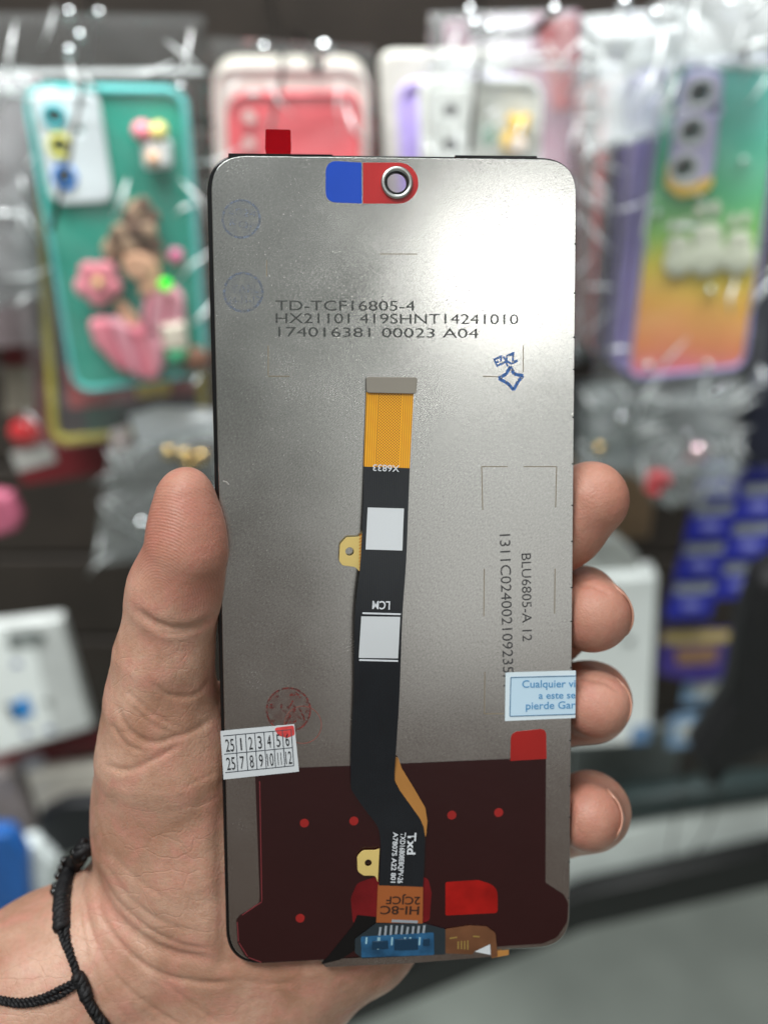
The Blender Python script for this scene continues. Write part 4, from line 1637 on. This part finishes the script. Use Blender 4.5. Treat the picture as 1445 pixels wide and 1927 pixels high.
pp.slab('card', [(0, 640), (190, 660), (205, 890), (40, 915)], -0.004, 0, mat('dark_red_card', (112, 34, 40), 0.4, vary=0.15), r=10, bevel=0.001)
pp.slab('label', [(20, 852), (95, 838), (108, 868), (34, 888)], 0.0, 0.0008, mat('grey_label', (170, 168, 164), 0.5))
pp.ball('red_blister', (50, 815), 34, 0.0, mat('glossy_red', (190, 52, 56), 0.15, coat=1), (1, 0.8, 0.35))
pp.slab('upper_label', [(8, 690), (62, 690), (66, 775), (12, 780)], 0.0, 0.0008, mat('beige_label', (142, 134, 122), 0.5, vary=0.2, scale=90))
lb = wall_frame('box', 'greyish pink carton at the far left edge', 'box', 20, 640, Y1 + 0.03)
lb.slab('carton', [(-80, 160), (44, 150), (66, 650), (-60, 660)], -0.03, 0, mat('mauve_grey', (150, 134, 138), 0.5, vary=0.12), bevel=0.001)
bag('crumpled clear bag at the far left edge above the carton', [(-120, 120), (60, 128), (80, 560), (-100, 600)], Y1 + 0.01, clear3, seed=8)
pk = wall_frame('pouch', 'small pink pouch low at the left edge', 'pouch', 10, 1000, 0.6)
pk.slab('fabric', [(-60, 925), (20, 935), (42, 975), (36, 1000), (-60, 1030)], -0.012, 0, mat('dusty_pink', (176, 92, 116), 0.6, vary=0.2, scale=40), r=16, bevel=0.004)

# pale papers and grey bag beside the thumb
pa = wall_frame('price_card', 'white paper card under the teal case', 'card', 330, 830, Y1 + 0.01)
pa.slab('paper', [(242, 782), (300, 764), (420, 772), (425, 822), (262, 846)], -0.0008, 0, mat('label_white', (226, 230, 232)))
pa2 = wall_frame('price_card', 'small pinkish paper card left of the white card', 'card', 222, 850, Y1 + 0.012)
pa2.slab('paper', [(206, 812), (240, 800), (246, 842), (212, 858)], -0.0008, 0, mat('pinkish_paper', (206, 190, 188), 0.6))
bag('grey clear bag hanging beside the thumb', [(206, 850), (440, 790), (430, 1030), (176, 1066)], Y1 + 0.005, clear3, seed=5)
gold = mat('pale_gold', (212, 184, 128), 0.15, metal=1)
for i, (x, y) in enumerate(((318, 850), (349, 856), (357, 872), (380, 858), (268, 985))):
    o = link('metal_bead', ball_mesh('metal_bead', (0, 0, 0), 0.0042), gold if i < 4 else chrome)
    o.location = W(x, y, Y1 - 0.01)
    tag(o, ['gold bead leftmost of the row above the thumb', 'gold bead in the middle above the thumb tip', 'gold bead just over the thumb tip', 'gold bead nearest the screen edge', 'silver bead beside the thumb'][i], 'bead', 'beads by the thumb')

# ---- pink case and pale ones behind it
coral = mat('coral_silicone', (228, 92, 100), 0.45, vary=0.04)
c2 = case('coral pink phone case seen above the screen', [(424, 176), (682, 174), (668, 700), (446, 704)], 0.585, coral, r=46, rim=mat('coral_rim', (224, 80, 92), 0.4), rimw=5, holes=[((468, 222), 13), ((468, 272), 13)])
c2.disc('lens_ring', (468, 222), 19, 0, 0.0015, mat('coral_dark', (190, 76, 84), 0.4), 0.0005, hole=13)
c2.disc('lens_ring', (468, 272), 19, 0, 0.0015, mat('coral_dark', (190, 76, 84)), 0.0005, hole=13)
pale = mat('pale_translucent_case', (192, 180, 174), 0.35, vary=0.05)
case('pale translucent phone case just behind the coral one', [(398, 122), (696, 124), (690, 690), (420, 690)], 0.61, pale, r=50, rim=mat('pale_rim', (196, 190, 184), 0.3))
case('milky phone case rearmost behind the coral one', [(402, 108), (690, 108), (684, 690), (420, 690)], 0.635, mat('milky_case', (182, 176, 164), 0.35), r=50)
bag('clear bag around the coral phone case', [(392, 70), (706, 90), (700, 720), (410, 720)], 0.567, clear, seed=11, puff=0.012)
hook('dark wire hook above the coral phone case', [(500, -30, WALL_Y), (520, 60, 0.63), (532, 125, 0.58), (518, 200, 0.555), (508, 246, 0.545)], 0.0011, tip=((497, 90, 0.57),), tipr=0.003)
hook('short hook with a bright ball tip above the coral phone case', [(560, 60, WALL_Y), (585, 100, 0.62), (598, 135, 0.58), (610, 90, 0.572)], 0.0016, tip=((610, 91, 0.57),), tipr=0.0048)

# ---- white case with yellow charm
Y3 = 0.575
white_c = mat('white_case', (216, 216, 208), 0.4, vary=0.04)
c3 = case('white phone case with a small yellow bear charm', [(786, 148), (1022, 150), (1004, 700), (806, 700)], Y3, white_c, r=38, rim=mat('white_rim', (232, 234, 230), 0.35), holes=[((848, 212), 12), ((848, 276), 12)])
c3.slab('camera_frame', [(800, 164), (902, 164), (884, 330), (816, 330)], 0, 0.003, mat('white_rim', (232, 234, 230)), r=28, bevel=0.001, holes=[((848, 212), 14), ((848, 276), 14)])
c3.disc('lens_inside', (848, 212), 15, -0.012, -0.0102, mat('greyish_mauve', (150, 132, 132), 0.5))
c3.disc('lens_inside', (848, 276), 15, -0.012, -0.0102, mat('greyish_mauve', (150, 132, 132)))
c3.slab('green_print', [(904, 238), (936, 230), (934, 268), (908, 276)], 0, 0.0006, mat('sage_green', (120, 166, 140), 0.5, vary=0.2, scale=120), r=6)
bc = bpy.data.objects.new('bear_charm', None)
COL.objects.link(bc)
bc.parent = c3.root
c3.ball('body', (966, 268), 24, 0.004, mat('bright_yellow', (244, 196, 30), 0.4), (1, 1.2, 0.6), parent=bc)
c3.ball('head', (976, 236), 20, 0.006, mat('bright_yellow', (244, 196, 30)), (1, 0.9, 0.6), parent=bc)
for x in (962, 990):
    c3.ball('ear', (x, 222), 9, 0.006, mat('bright_yellow', (244, 196, 30)), parent=bc)
c3.ball('belly', (974, 276), 18, 0.010, mat('pale_belly', (236, 216, 200), 0.4), (1, 1, 0.5), parent=bc)
lil = mat('lilac_silicone', (172, 156, 214), 0.45, vary=0.05)
case('lilac phone case behind the white one', [(744, 152), (1000, 142), (980, 690), (770, 690)], Y3 + 0.02, lil, r=46, rim=mat('lilac_rim', (184, 170, 220), 0.4))
case('milky white phone case behind the lilac one', [(712, 96), (960, 96), (940, 690), (735, 690)], Y3 + 0.045, mat('milky_white', (190, 190, 182), 0.35), r=30)
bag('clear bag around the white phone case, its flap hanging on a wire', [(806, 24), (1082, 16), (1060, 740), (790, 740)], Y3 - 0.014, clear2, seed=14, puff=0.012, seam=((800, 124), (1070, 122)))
bkp = wall_frame('package', 'mauve and red printed package behind the white case', 'package', 1000, 240, Y3 + 0.06)
bkp.slab('printed_card', [(836, 40), (1090, 20), (1080, 330), (840, 330)], -0.004, 0, mat('mauve_print', (150, 116, 130), 0.5, vary=0.45, scale=28), bevel=0.001)
bkp.slab('red_patch', [(1010, 40), (1085, 30), (1082, 200), (1040, 210)], 0, 0.0006, mat('dull_red', (150, 70, 72), 0.5, vary=0.2), r=8)
bkp.slab('pale_patch', [(900, 30), (1000, 26), (995, 110), (880, 120)], 0, 0.0006, mat('pale_card', (206, 200, 206), 0.5, vary=0.1), r=8)
hook('wire hook with ball tips above the white phone case', [(900, -20, WALL_Y), (912, 40, 0.61), (906, 90, 0.56), (892, 190, 0.535), (884, 285, 0.525)], 0.0011, tip=((884, 20, 0.57), (892, 45, 0.56), (922, 56, 0.56)), tipr=0.0032)
hook('dark bent hook at the top of the white case bag', [(884, 62, 0.57), (950, 66, 0.56), (1004, 58, 0.555), (1030, 34, 0.55), (1042, 18, 0.55)], 0.0019, tip=((1042, 20, 0.548),), tipr=0.0034)

# ---- row of cases at the right
cols_ = [('purple', (146, 132, 200)), ('greyish violet', (138, 130, 166)), ('violet', (98, 90, 132)), ('olive grey', (150, 146, 132)), ('coral red', (232, 104, 100)), ('grey beige', (150, 138, 130)), ('dusty rose', (206, 134, 132))]
for i, (nm, rgb) in enumerate(cols_):
    dx, t_ = 16 + 22 * i, i / 6
    pts = [(1236 - dx, 132 + 5 * i), (1460 - dx, 120), (1380 - dx * 0.8, 690 - 7 * i), (1168 - dx * 0.62, 706 - 9 * i)]
    case(nm + ' phone case ' + ('right behind the rainbow one' if i == 0 else 'in the stack behind the rainbow one'), pts, 0.56 + 0.016 * (i + 1), mat('stack_' + nm.replace(' ', '_'), rgb, 0.4, vary=0.06), r=40, th=0.011,
         group='stack of cases behind the rainbow case', rim=mat('stack_rim_' + nm.replace(' ', '_'), tuple(min(255, int(c * 1.06)) for c in rgb), 0.35))
rb = bpy.data.materials.new('rainbow_print')
rb.use_nodes = True
t = rb.node_tree
b = t.nodes['Principled BSDF']
b.inputs['Roughness'].default_value = 0.35
L = t.links.new
tcn = t.nodes.new("ShaderNodeTexCoord")
sep = t.nodes.new("ShaderNodeSeparateXYZ")
L(tcn.outputs['Object'], sep.inputs[0])
nz_ = noise(30, 3)
fac = math_n('ADD', math_n('ADD', math_n('MULTIPLY', sep.outputs['Y'], 1 / 0.165), math_n('MULTIPLY', sep.outputs['X'], 0.7)), math_n('MULTIPLY', math_n('SUBTRACT', nz_, 0.5), 0.12))
rmp = t.nodes.new("ShaderNodeValToRGB")
stops = [(0.0, (218, 104, 130)), (0.09, (224, 130, 86)), (0.24, (224, 164, 74)), (0.36, (206, 186, 52)), (0.46, (140, 190, 86)), (0.62, (84, 182, 128)), (0.8, (86, 186, 164)), (1.0, (100, 186, 178))]
el = rmp.color_ramp.elements
el[0].position, el[0].color = stops[0][0], lin(*stops[0][1])
el[1].position, el[1].color = stops[-1][0], lin(*stops[-1][1])
for p_, c_ in stops[1:-1]:
    x = el.new(p_)
    x.color = lin(*c_)
L(fac, rmp.inputs[0])
L(rmp.outputs[0], b.inputs['Base Color'])
c4 = case('rainbow phone case with white rabbits and a lilac camera frame', [(1246, 118), (1488, 106), (1402, 694), (1176, 716)], 0.56, rb, r=40, rim=mat('lilac_edge', (148, 138, 190), 0.35), rimw=7,
          holes=[((1318, 176), 19), ((1302, 248), 18), ((1288, 318), 18)])
c4.slab('camera_frame', [(1282, 132), (1364, 134), (1340, 350), (1252, 366)], 0, 0.004, mat('lilac_frame', (186, 176, 216), 0.35, vary=0.03), r=[40, 26, 44, 44], bevel=0.0015, holes=[((1318, 176), 22), ((1302, 248), 21), ((1288, 318), 21), ((1346, 207), 8)])
for c in ((1318, 176), (1302, 248), (1288, 318)):
    c4.disc('lens_inside', c, 21, -0.0125, -0.0105, mat('lens_grey', (150, 144, 142), 0.5))
    c4.disc('lens_ring', c, 30, 0.0, 0.0048, mat('silver_lilac', (204, 202, 208), 0.3), 0.001, hole=20)
c4.slab('yellow_edge', [(1256, 312), (1262, 312), (1268, 344), (1296, 350), (1342, 330), (1340, 352), (1320, 366), (1276, 372), (1252, 352)], 0.001, 0.0045, mat('mustard', (226, 184, 74), 0.4), r=6, bevel=0.0008)
bunny = mat('rabbit_white', (196, 198, 178), 0.4, vary=0.05)
for i, (x, y, s_) in enumerate(((1276, 482, 28), (1330, 470, 36), (1390, 476, 30))):
    br_ = []
    for dx, dy, r_, sy in ((0, 10, 1.0, 1.05), (0, -18, 0.8, 0.9), (-10, -52, 0.28, 1.5), (10, -56, 0.28, 1.5)):
        c = (x + dx * s_ / 26, y + dy * s_ / 26)
        u = c4.uv(c[0], c[1], 0.002)
        br_.append(ball_mesh('t', (u[0], u[1], 0.002), r_ * s_ * c4.k(*c), (1, sy, 0.16)))
    link('rabbit_relief', join_meshes('rabbit_relief', br_), bunny, c4.root)
for x, y in ((1398, 302), (1236, 400), (1220, 688), (1330, 686), (1336, 545)):
    c4.ball('rhinestone', (x, y), 7, 0.002, mat('rhinestone', (210, 226, 220), 0.08, metal=0.6))
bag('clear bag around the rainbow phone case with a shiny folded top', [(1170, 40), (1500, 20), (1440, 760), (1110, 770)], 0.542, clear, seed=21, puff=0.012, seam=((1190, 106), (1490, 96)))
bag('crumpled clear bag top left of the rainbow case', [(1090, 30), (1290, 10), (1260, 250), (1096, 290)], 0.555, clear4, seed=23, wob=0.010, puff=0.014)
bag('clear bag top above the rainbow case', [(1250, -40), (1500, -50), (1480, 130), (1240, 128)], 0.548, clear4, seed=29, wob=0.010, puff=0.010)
hook('hidden wire hook above the rainbow phone case', [(1390, -40, WALL_Y), (1396, 20, 0.62), (1400, 60, 0.55), (1402, 110, 0.53)], 0.0013, tip=((1174, 6, 0.55), (1232, 28, 0.545), (1372, 8, 0.55)), tipr=0.0036)
bag('hazy bag left of the stacked cases', [(1076, 120), (1160, 110), (1130, 660), (1070, 690)], 0.60, clear3, seed=31)
dk = wall_frame('box', 'dark box edge at the far right beside the rainbow case', 'box', 1430, 800, 0.60)
dk.slab('carton', [(1424, 560), (1520, 540), (1500, 870), (1396, 880)], -0.03, 0, mat('blue_black', (26, 28, 42), 0.45, vary=0.2), bevel=0.001)
dk.slab('grey_stripe', [(1416, 700), (1500, 690), (1496, 720), (1412, 730)], 0, 0.0006, mat('grey_stripe', (110, 112, 124), 0.5))

# ---- shiny clutter under the rainbow case
for i, (pts, Y, m, lbl) in enumerate((
        ([(1092, 730), (1250, 710), (1240, 900), (1090, 880)], 0.585, clear3, 'crumpled clear pouch under the stacked cases'),
        ([(1200, 725), (1400, 715), (1380, 880), (1190, 900)], 0.57, clear2, 'shiny clear pouch below the rainbow case'),
        ([(1240, 850), (1400, 820), (1380, 910), (1220, 940)], 0.575, clear3, 'flat clear pouch over the blue card packs'))):
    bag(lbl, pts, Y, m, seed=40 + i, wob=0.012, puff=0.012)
gp = wall_frame('package', 'grey silver package behind the clear pouches', 'package', 1200, 880, 0.62)
gp.slab('foil', [(1080, 720), (1420, 690), (1400, 880), (1085, 890)], -0.004, 0, mat('silver_foil', (140, 146, 148), 0.35, metal=0.4, vary=0.35, scale=45, bump=0.5, bscale=70), bevel=0.001)
ear = bpy.data.objects.new('keyring', None)
COL.objects.link(ear)
ear.location = W(1310, 850, 0.56)
tag(ear, 'keyring with a bright pinkish ball and a red ring in a clear pouch', 'keyring')
link('ball', ball_mesh('ball', (0, 0, 0), 0.0075), mat('rose_chrome', (236, 206, 212), 0.1, metal=1), ear)
rg = [W(1236, 908, 0.56) - ear.location + Vector((0.0052 * math.cos(a), 0, 0.0052 * math.sin(a))) for a in [2 * math.pi * k_ / 20 for k_ in range(17)]]
link('red_ring', tube_mesh('red_ring', [rg], 0.0034, 10), mat('coral_plastic', (232, 84, 92), 0.3, vary=0.04), ear)
link('strap', tube_mesh('strap', [[W(1246, 895, 0.56) - ear.location, W(1280, 872, 0.565) - ear.location, Vector((0, 0, 0))]], 0.0022, 8), mat('rose_grey', (150, 124, 136), 0.4), ear)
for i, (x, y, s_) in enumerate(((1168, 787, .0036), (1127, 843, .0034), (1348, 742, .003), (1365, 728, .003), (1290, 815, .003))):
    o = link('metal_stud', ball_mesh('metal_stud', (0, 0, 0), s_), chrome if i != 1 else gold)
    o.location = W(x, y, 0.56)
    tag(o, ['bright silver stud left of the keyring', 'gold ringed stud above the forefinger tip', 'silver stud under the lower left of the rainbow case corner', 'silver stud near the dark box', 'pale stud above the keyring ball'][i], 'stud', 'studs in the clear pouches')
cb = wall_frame('box', 'brown cardboard box behind the forefinger', 'box', 1170, 1010, 0.68)
cb.slab('carton', [(1080, 895), (1236, 890), (1222, 1012), (1080, 1022)], -0.03, 0, mat('cardboard', (140, 118, 92), 0.6, vary=0.1), bevel=0.001)
gs = wall_frame('package', 'grey white package between forefinger and middle finger', 'package', 1140, 1080, 0.63)
gs.slab('wrap', [(1084, 1020), (1160, 1012), (1200, 1050), (1214, 1100), (1080, 1110)], -0.012, 0, mat('grey_wrap', (160, 164, 160), 0.4, vary=0.3, scale=40), r=14, bevel=0.004)
wb = wall_frame('box', 'tall white box behind the fingertips', 'box', 1160, 1400, 0.62)
wb.slab('carton', [(1060, 1096), (1238, 1084), (1222, 1398), (1060, 1406)], -0.02, 0, mat('white_carton', (226, 232, 230), 0.45, vary=0.06, scale=30), r=8, bevel=0.002)
wb.slab('blue_print', [(1188, 1370), (1224, 1364), (1220, 1396), (1186, 1400)], 0, 0.0006, mat('soft_blue', (96, 130, 168), 0.5))
wb.slab('grey_print', [(1176, 1205), (1192, 1200), (1192, 1212), (1178, 1216)], 0, 0.0006, mat('print_grey', (120, 124, 122), 0.5))

# blue card packs in two columns
navy = mat('royal_blue_card', (40, 46, 150), 0.35, vary=0.1)
lite = mat('card_white_print', (176, 184, 196), 0.45, vary=0.15)
rows = ((905, 965), (980, 1045), (1060, 1130))
for cidx in range(2):
    for ri in range(4):
        y0 = 905 - 30 + ri * 74 - cidx * 38
        sh = -18 * ri
        x0 = 1322 + sh + cidx * 92
        f = wall_frame('card_pack', ('left' if cidx == 0 else 'right') + ' column royal blue card pack, ' + ['topmost', 'second from top', 'third from top', 'lowest'][ri], 'card pack', x0 + 40, y0 + 66, 0.605 + 0.004 * ri, 'blue card packs')
        f.slab('card', [(x0, y0), (x0 + 84, y0 - 4), (x0 + 68, y0 + 66), (x0 - 18, y0 + 70)], -0.004, 0, navy, r=4, bevel=0.0008)
        f.slab('white_band', [(x0 + 4, y0 + 2), (x0 + 78, y0 - 2), (x0 + 72, y0 + 17), (x0 - 1, y0 + 21)], 0, 0.0006, lite)
        f.disc('emblem', (x0 + 32, y0 + 42), 20, 0, 0.0005, mat('card_soft_blue', (120, 124, 190), 0.4, vary=0.3, scale=300), ry=9)
gpk = wall_frame('card_pack', 'purple card pack with gold stripe under the blue ones', 'card pack', 1310, 1280, 0.625)
gpk.slab('card', [(1246, 1190), (1404, 1186), (1384, 1270), (1310, 1286), (1238, 1268)], -0.004, 0, mat('purple_card', (58, 44, 120), 0.4, vary=0.15), bevel=0.0008)
gpk.slab('gold_stripe', [(1246, 1192), (1402, 1188), (1398, 1206), (1245, 1212)], 0, 0.0006, mat('dull_gold', (176, 158, 86), 0.4))
gpk.slab('gold_print', [(1270, 1222), (1352, 1218), (1346, 1248), (1272, 1252)], 0, 0.0006, mat('brown_gold', (128, 98, 72), 0.45, vary=0.3, scale=200), r=4)
for i, (pts, lbl) in enumerate((([(1290, 1282), (1376, 1262), (1364, 1320), (1280, 1326)], 'pale blue card under the purple card pack'), ([(1264, 1350), (1338, 1342), (1330, 1402), (1254, 1408)], 'pale blue card lowest in the row by the black pouch'))):
    f = wall_frame('card', lbl, 'card', pts[3][0] + 40, pts[3][1], 0.63)
    f.slab('paper', pts, -0.002, 0, mat('pale_blue_card', (112, 142, 172), 0.45, vary=0.15), bevel=0.0005)
    c = [sum(p[0] for p in pts) / 4, sum(p[1] for p in pts) / 4]
    f.slab('white_print', [(c[0] - 20, c[1] - 12), (c[0] + 26, c[1] - 15), (c[0] + 22, c[1] + 12), (c[0] - 24, c[1] + 14)], 0, 0.0006, mat('pale_print', (178, 182, 178), 0.5), r=4)
bp_ = wall_frame('pouch', 'large black pouch hanging at the right edge', 'pouch', 1340, 1500, 0.52)
bp_.slab('fabric', [(1500, 1060), (1430, 1100), (1400, 1190), (1374, 1330), (1306, 1430), (1336, 1496), (1390, 1450), (1460, 1420), (1520, 1400)], -0.03, 0, mat('black_fabric', (14, 14, 16), 0.6, vary=0.2, bump=0.3, bscale=120), r=[10, 30, 30, 30, 20, 14, 20, 20, 10], bevel=0.008)
gb = wall_frame('package', 'grey clear wrapped package behind the little finger', 'package', 1180, 1520, 0.67)
gb.slab('wrap', [(1070, 1380), (1290, 1370), (1260, 1520), (1070, 1540)], -0.01, 0, mat('grey_green_wrap', (104, 112, 110), 0.35, vary=0.3, scale=30), r=10, bevel=0.003)

# glass shelf, its dark edge and the base of the display
def board(name, label, cat, corners, th, m, kind=None):
    """flat board through four world points (top face), thickness downwards"""
    c = sum(corners, Vector()) / 4
    V = [tuple(p - c) for p in corners] + [tuple(p - c - Vector((0, 0, th))) for p in corners]
    me = bpy.data.meshes.new(name)
    me.from_pydata(V, [], [(0, 1, 2, 3), (7, 6, 5, 4), (0, 4, 5, 1), (1, 5, 6, 2), (2, 6, 7, 3), (3, 7, 4, 0)])
    o = link(name, me, m)
    o.location = c
    bv = o.modifiers.new('bevel', 'BEVEL')
    bv.width = 0.0015
    bv.segments = 2
    tag(o, label, cat, kind=kind)
    return o


pale_shelf = mat('pale_grey_green_shelf', (138, 148, 144), 0.3, vary=0.15, scale=12)
sz = W(1200, 1540, 0.70).z
board('shelf', 'pale grey glass shelf under the goods at the right', 'shelf', [Vector((0.02, 0.735, sz)), Vector((0.62, 0.735, sz)), Vector((0.62, 0.69, sz)), Vector((0.02, 0.70, sz))], 0.012, pale_shelf)
bt_ = wall_frame('base_board', 'black base board running along the foot of the display', 'base board', 1250, 1720, 0.60)
bt_.slab('board', [(600, 1894), (1100, 1685), (1500, 1596), (1500, 1660), (1100, 1750), (600, 1960)], -0.02, 0, mat('base_black', (9, 10, 10), 0.5), bevel=0.002)
lt = wall_frame('rail', 'pale grey rail above the black base board', 'rail', 1250, 1660, 0.63)
lt.slab('strip', [(900, 1640), (1080, 1586), (1240, 1544), (1500, 1500), (1500, 1600), (1100, 1680), (900, 1750)], -0.02, 0, mat('pale_rail', (190, 198, 194), 0.35, vary=0.15, scale=20), bevel=0.002)
dk2 = wall_frame('rail', 'dark grey green rail behind the little finger', 'rail', 1300, 1540, 0.628)
dk2.slab('strip', [(1070, 1518), (1500, 1468), (1500, 1502), (1240, 1540), (1070, 1560)], -0.02, 0, mat('dark_green_grey', (40, 50, 50), 0.4), bevel=0.002)
cl = link('thin_cable', tube_mesh('thin_cable', [smooth_path([W(1292, 1440, 0.60), W(1272, 1540, 0.60), W(1262, 1610, 0.598), W(1286, 1622, 0.597), W(1330, 1560, 0.60), W(1352, 1480, 0.60)], 8)], 0.0008, 8), mat('dark_wire', (52, 50, 48)))
tag(cl, 'thin dark cable looping in front of the pale rail', 'cable')

# ---- lower left goods
bx = wall_frame('blister_pack', 'tilted white blister pack with a blue square picture', 'blister pack', 90, 1410, 0.60)
bx.slab('card', [(-60, 1186), (116, 1166), (174, 1370), (-20, 1430)], -0.012, 0, mat('silver_white_card', (190, 194, 192), 0.35, vary=0.15, scale=25), r=10, bevel=0.002)
bx.slab('white_field', [(-40, 1196), (60, 1190), (104, 1385), (-10, 1420)], 0, 0.0006, mat('white_carton', (226, 232, 230)), r=4)
bx.slab('grey_field', [(14, 1192), (70, 1186), (78, 1215), (22, 1224)], 0.0006, 0.001, mat('grey_field', (130, 136, 134), 0.45))
bx.slab('blue_picture', [(22, 1325), (52, 1311), (64, 1344), (36, 1356)], 0.0006, 0.0012, mat('picture_blue', (44, 128, 196), 0.4, vary=0.15))
bx.slab('picture_edge', [(10, 1326), (22, 1322), (34, 1356), (26, 1358)], 0.0006, 0.0012, mat('picture_dark', (34, 36, 38), 0.4))
for c in ((32, 1250), (50, 1380), (94, 1374), (90, 1322)):
    bx.disc('print_mark', c, 9, 0.0006, 0.001, mat('indigo_mark' if c[0] != 90 else 'print_grey', (84, 92, 140) if c[0] != 90 else (120, 124, 122), 0.5), ry=6)
bx.disc('print_mark', (24, 1212), 10, 0.001, 0.0014, mat('dark_mark', (84, 90, 88), 0.5))
bx.disc('print_mark', (75, 1200), 10, 0.001, 0.0014, mat('dark_mark', (84, 90, 88)))
rs_ = wall_frame('rail', 'dark red rail below the white blister pack', 'rail', 120, 1425, 0.625)
rs_.slab('strip', [(-40, 1436), (230, 1388), (240, 1408), (-40, 1462)], -0.015, 0, mat('dark_red_rail', (92, 20, 24), 0.35), bevel=0.001)
low = [
    ('roll', 'pale tape roll left of the wrist', [(34, 1434), (80, 1426), (84, 1456), (38, 1466)], 0.62, (176, 178, 186), 12),
    ('box', 'dark grey striped carton under the red rail', [(90, 1424), (230, 1408), (226, 1452), (94, 1462)], 0.64, (74, 78, 84), 3),
    ('box', 'small pale carton with stripes behind the wrist', [(104, 1420), (128, 1416), (126, 1456), (104, 1460)], 0.63, (160, 162, 168), 3),
    ('pouch', 'crumpled white pouch left of the wrist', [(46, 1460), (190, 1446), (240, 1500), (150, 1536), (78, 1548)], 0.615, (196, 192, 182), 14),
    ('box', 'greyish pink carton low at the left edge', [(-60, 1470), (30, 1456), (66, 1562), (-40, 1590)], 0.61, (132, 124, 122), 3),
    ('pouch', 'black pouch left of the wrist above the bracelet', [(70, 1540), (120, 1514), (200, 1510), (200, 1590), (110, 1620), (74, 1600)], 0.60, (16, 17, 22), 16),
    ('pouch', 'bright blue pouch at the left edge', [(-80, 1570), (20, 1568), (52, 1610), (60, 1740), (-80, 1760)], 0.58, (26, 86, 156), 20),
    ('pouch', 'small white pouch between the blue and the black ones', [(34, 1590), (66, 1586), (106, 1626), (100, 1680), (52, 1690)], 0.59, (206, 214, 214), 14),
]
for nm, lbl, pts, Y, rgb, r in low:
    f = wall_frame(nm, lbl, nm, sum(p[0] for p in pts) / len(pts), max(p[1] for p in pts), Y)
    f.slab('wrap' if nm == 'pouch' else 'carton', pts, -0.014, 0, mat('goods_%d_%d_%d' % rgb, rgb, 0.4, vary=0.2, scale=50, bump=0.2, bscale=60), r=r, bevel=0.003)
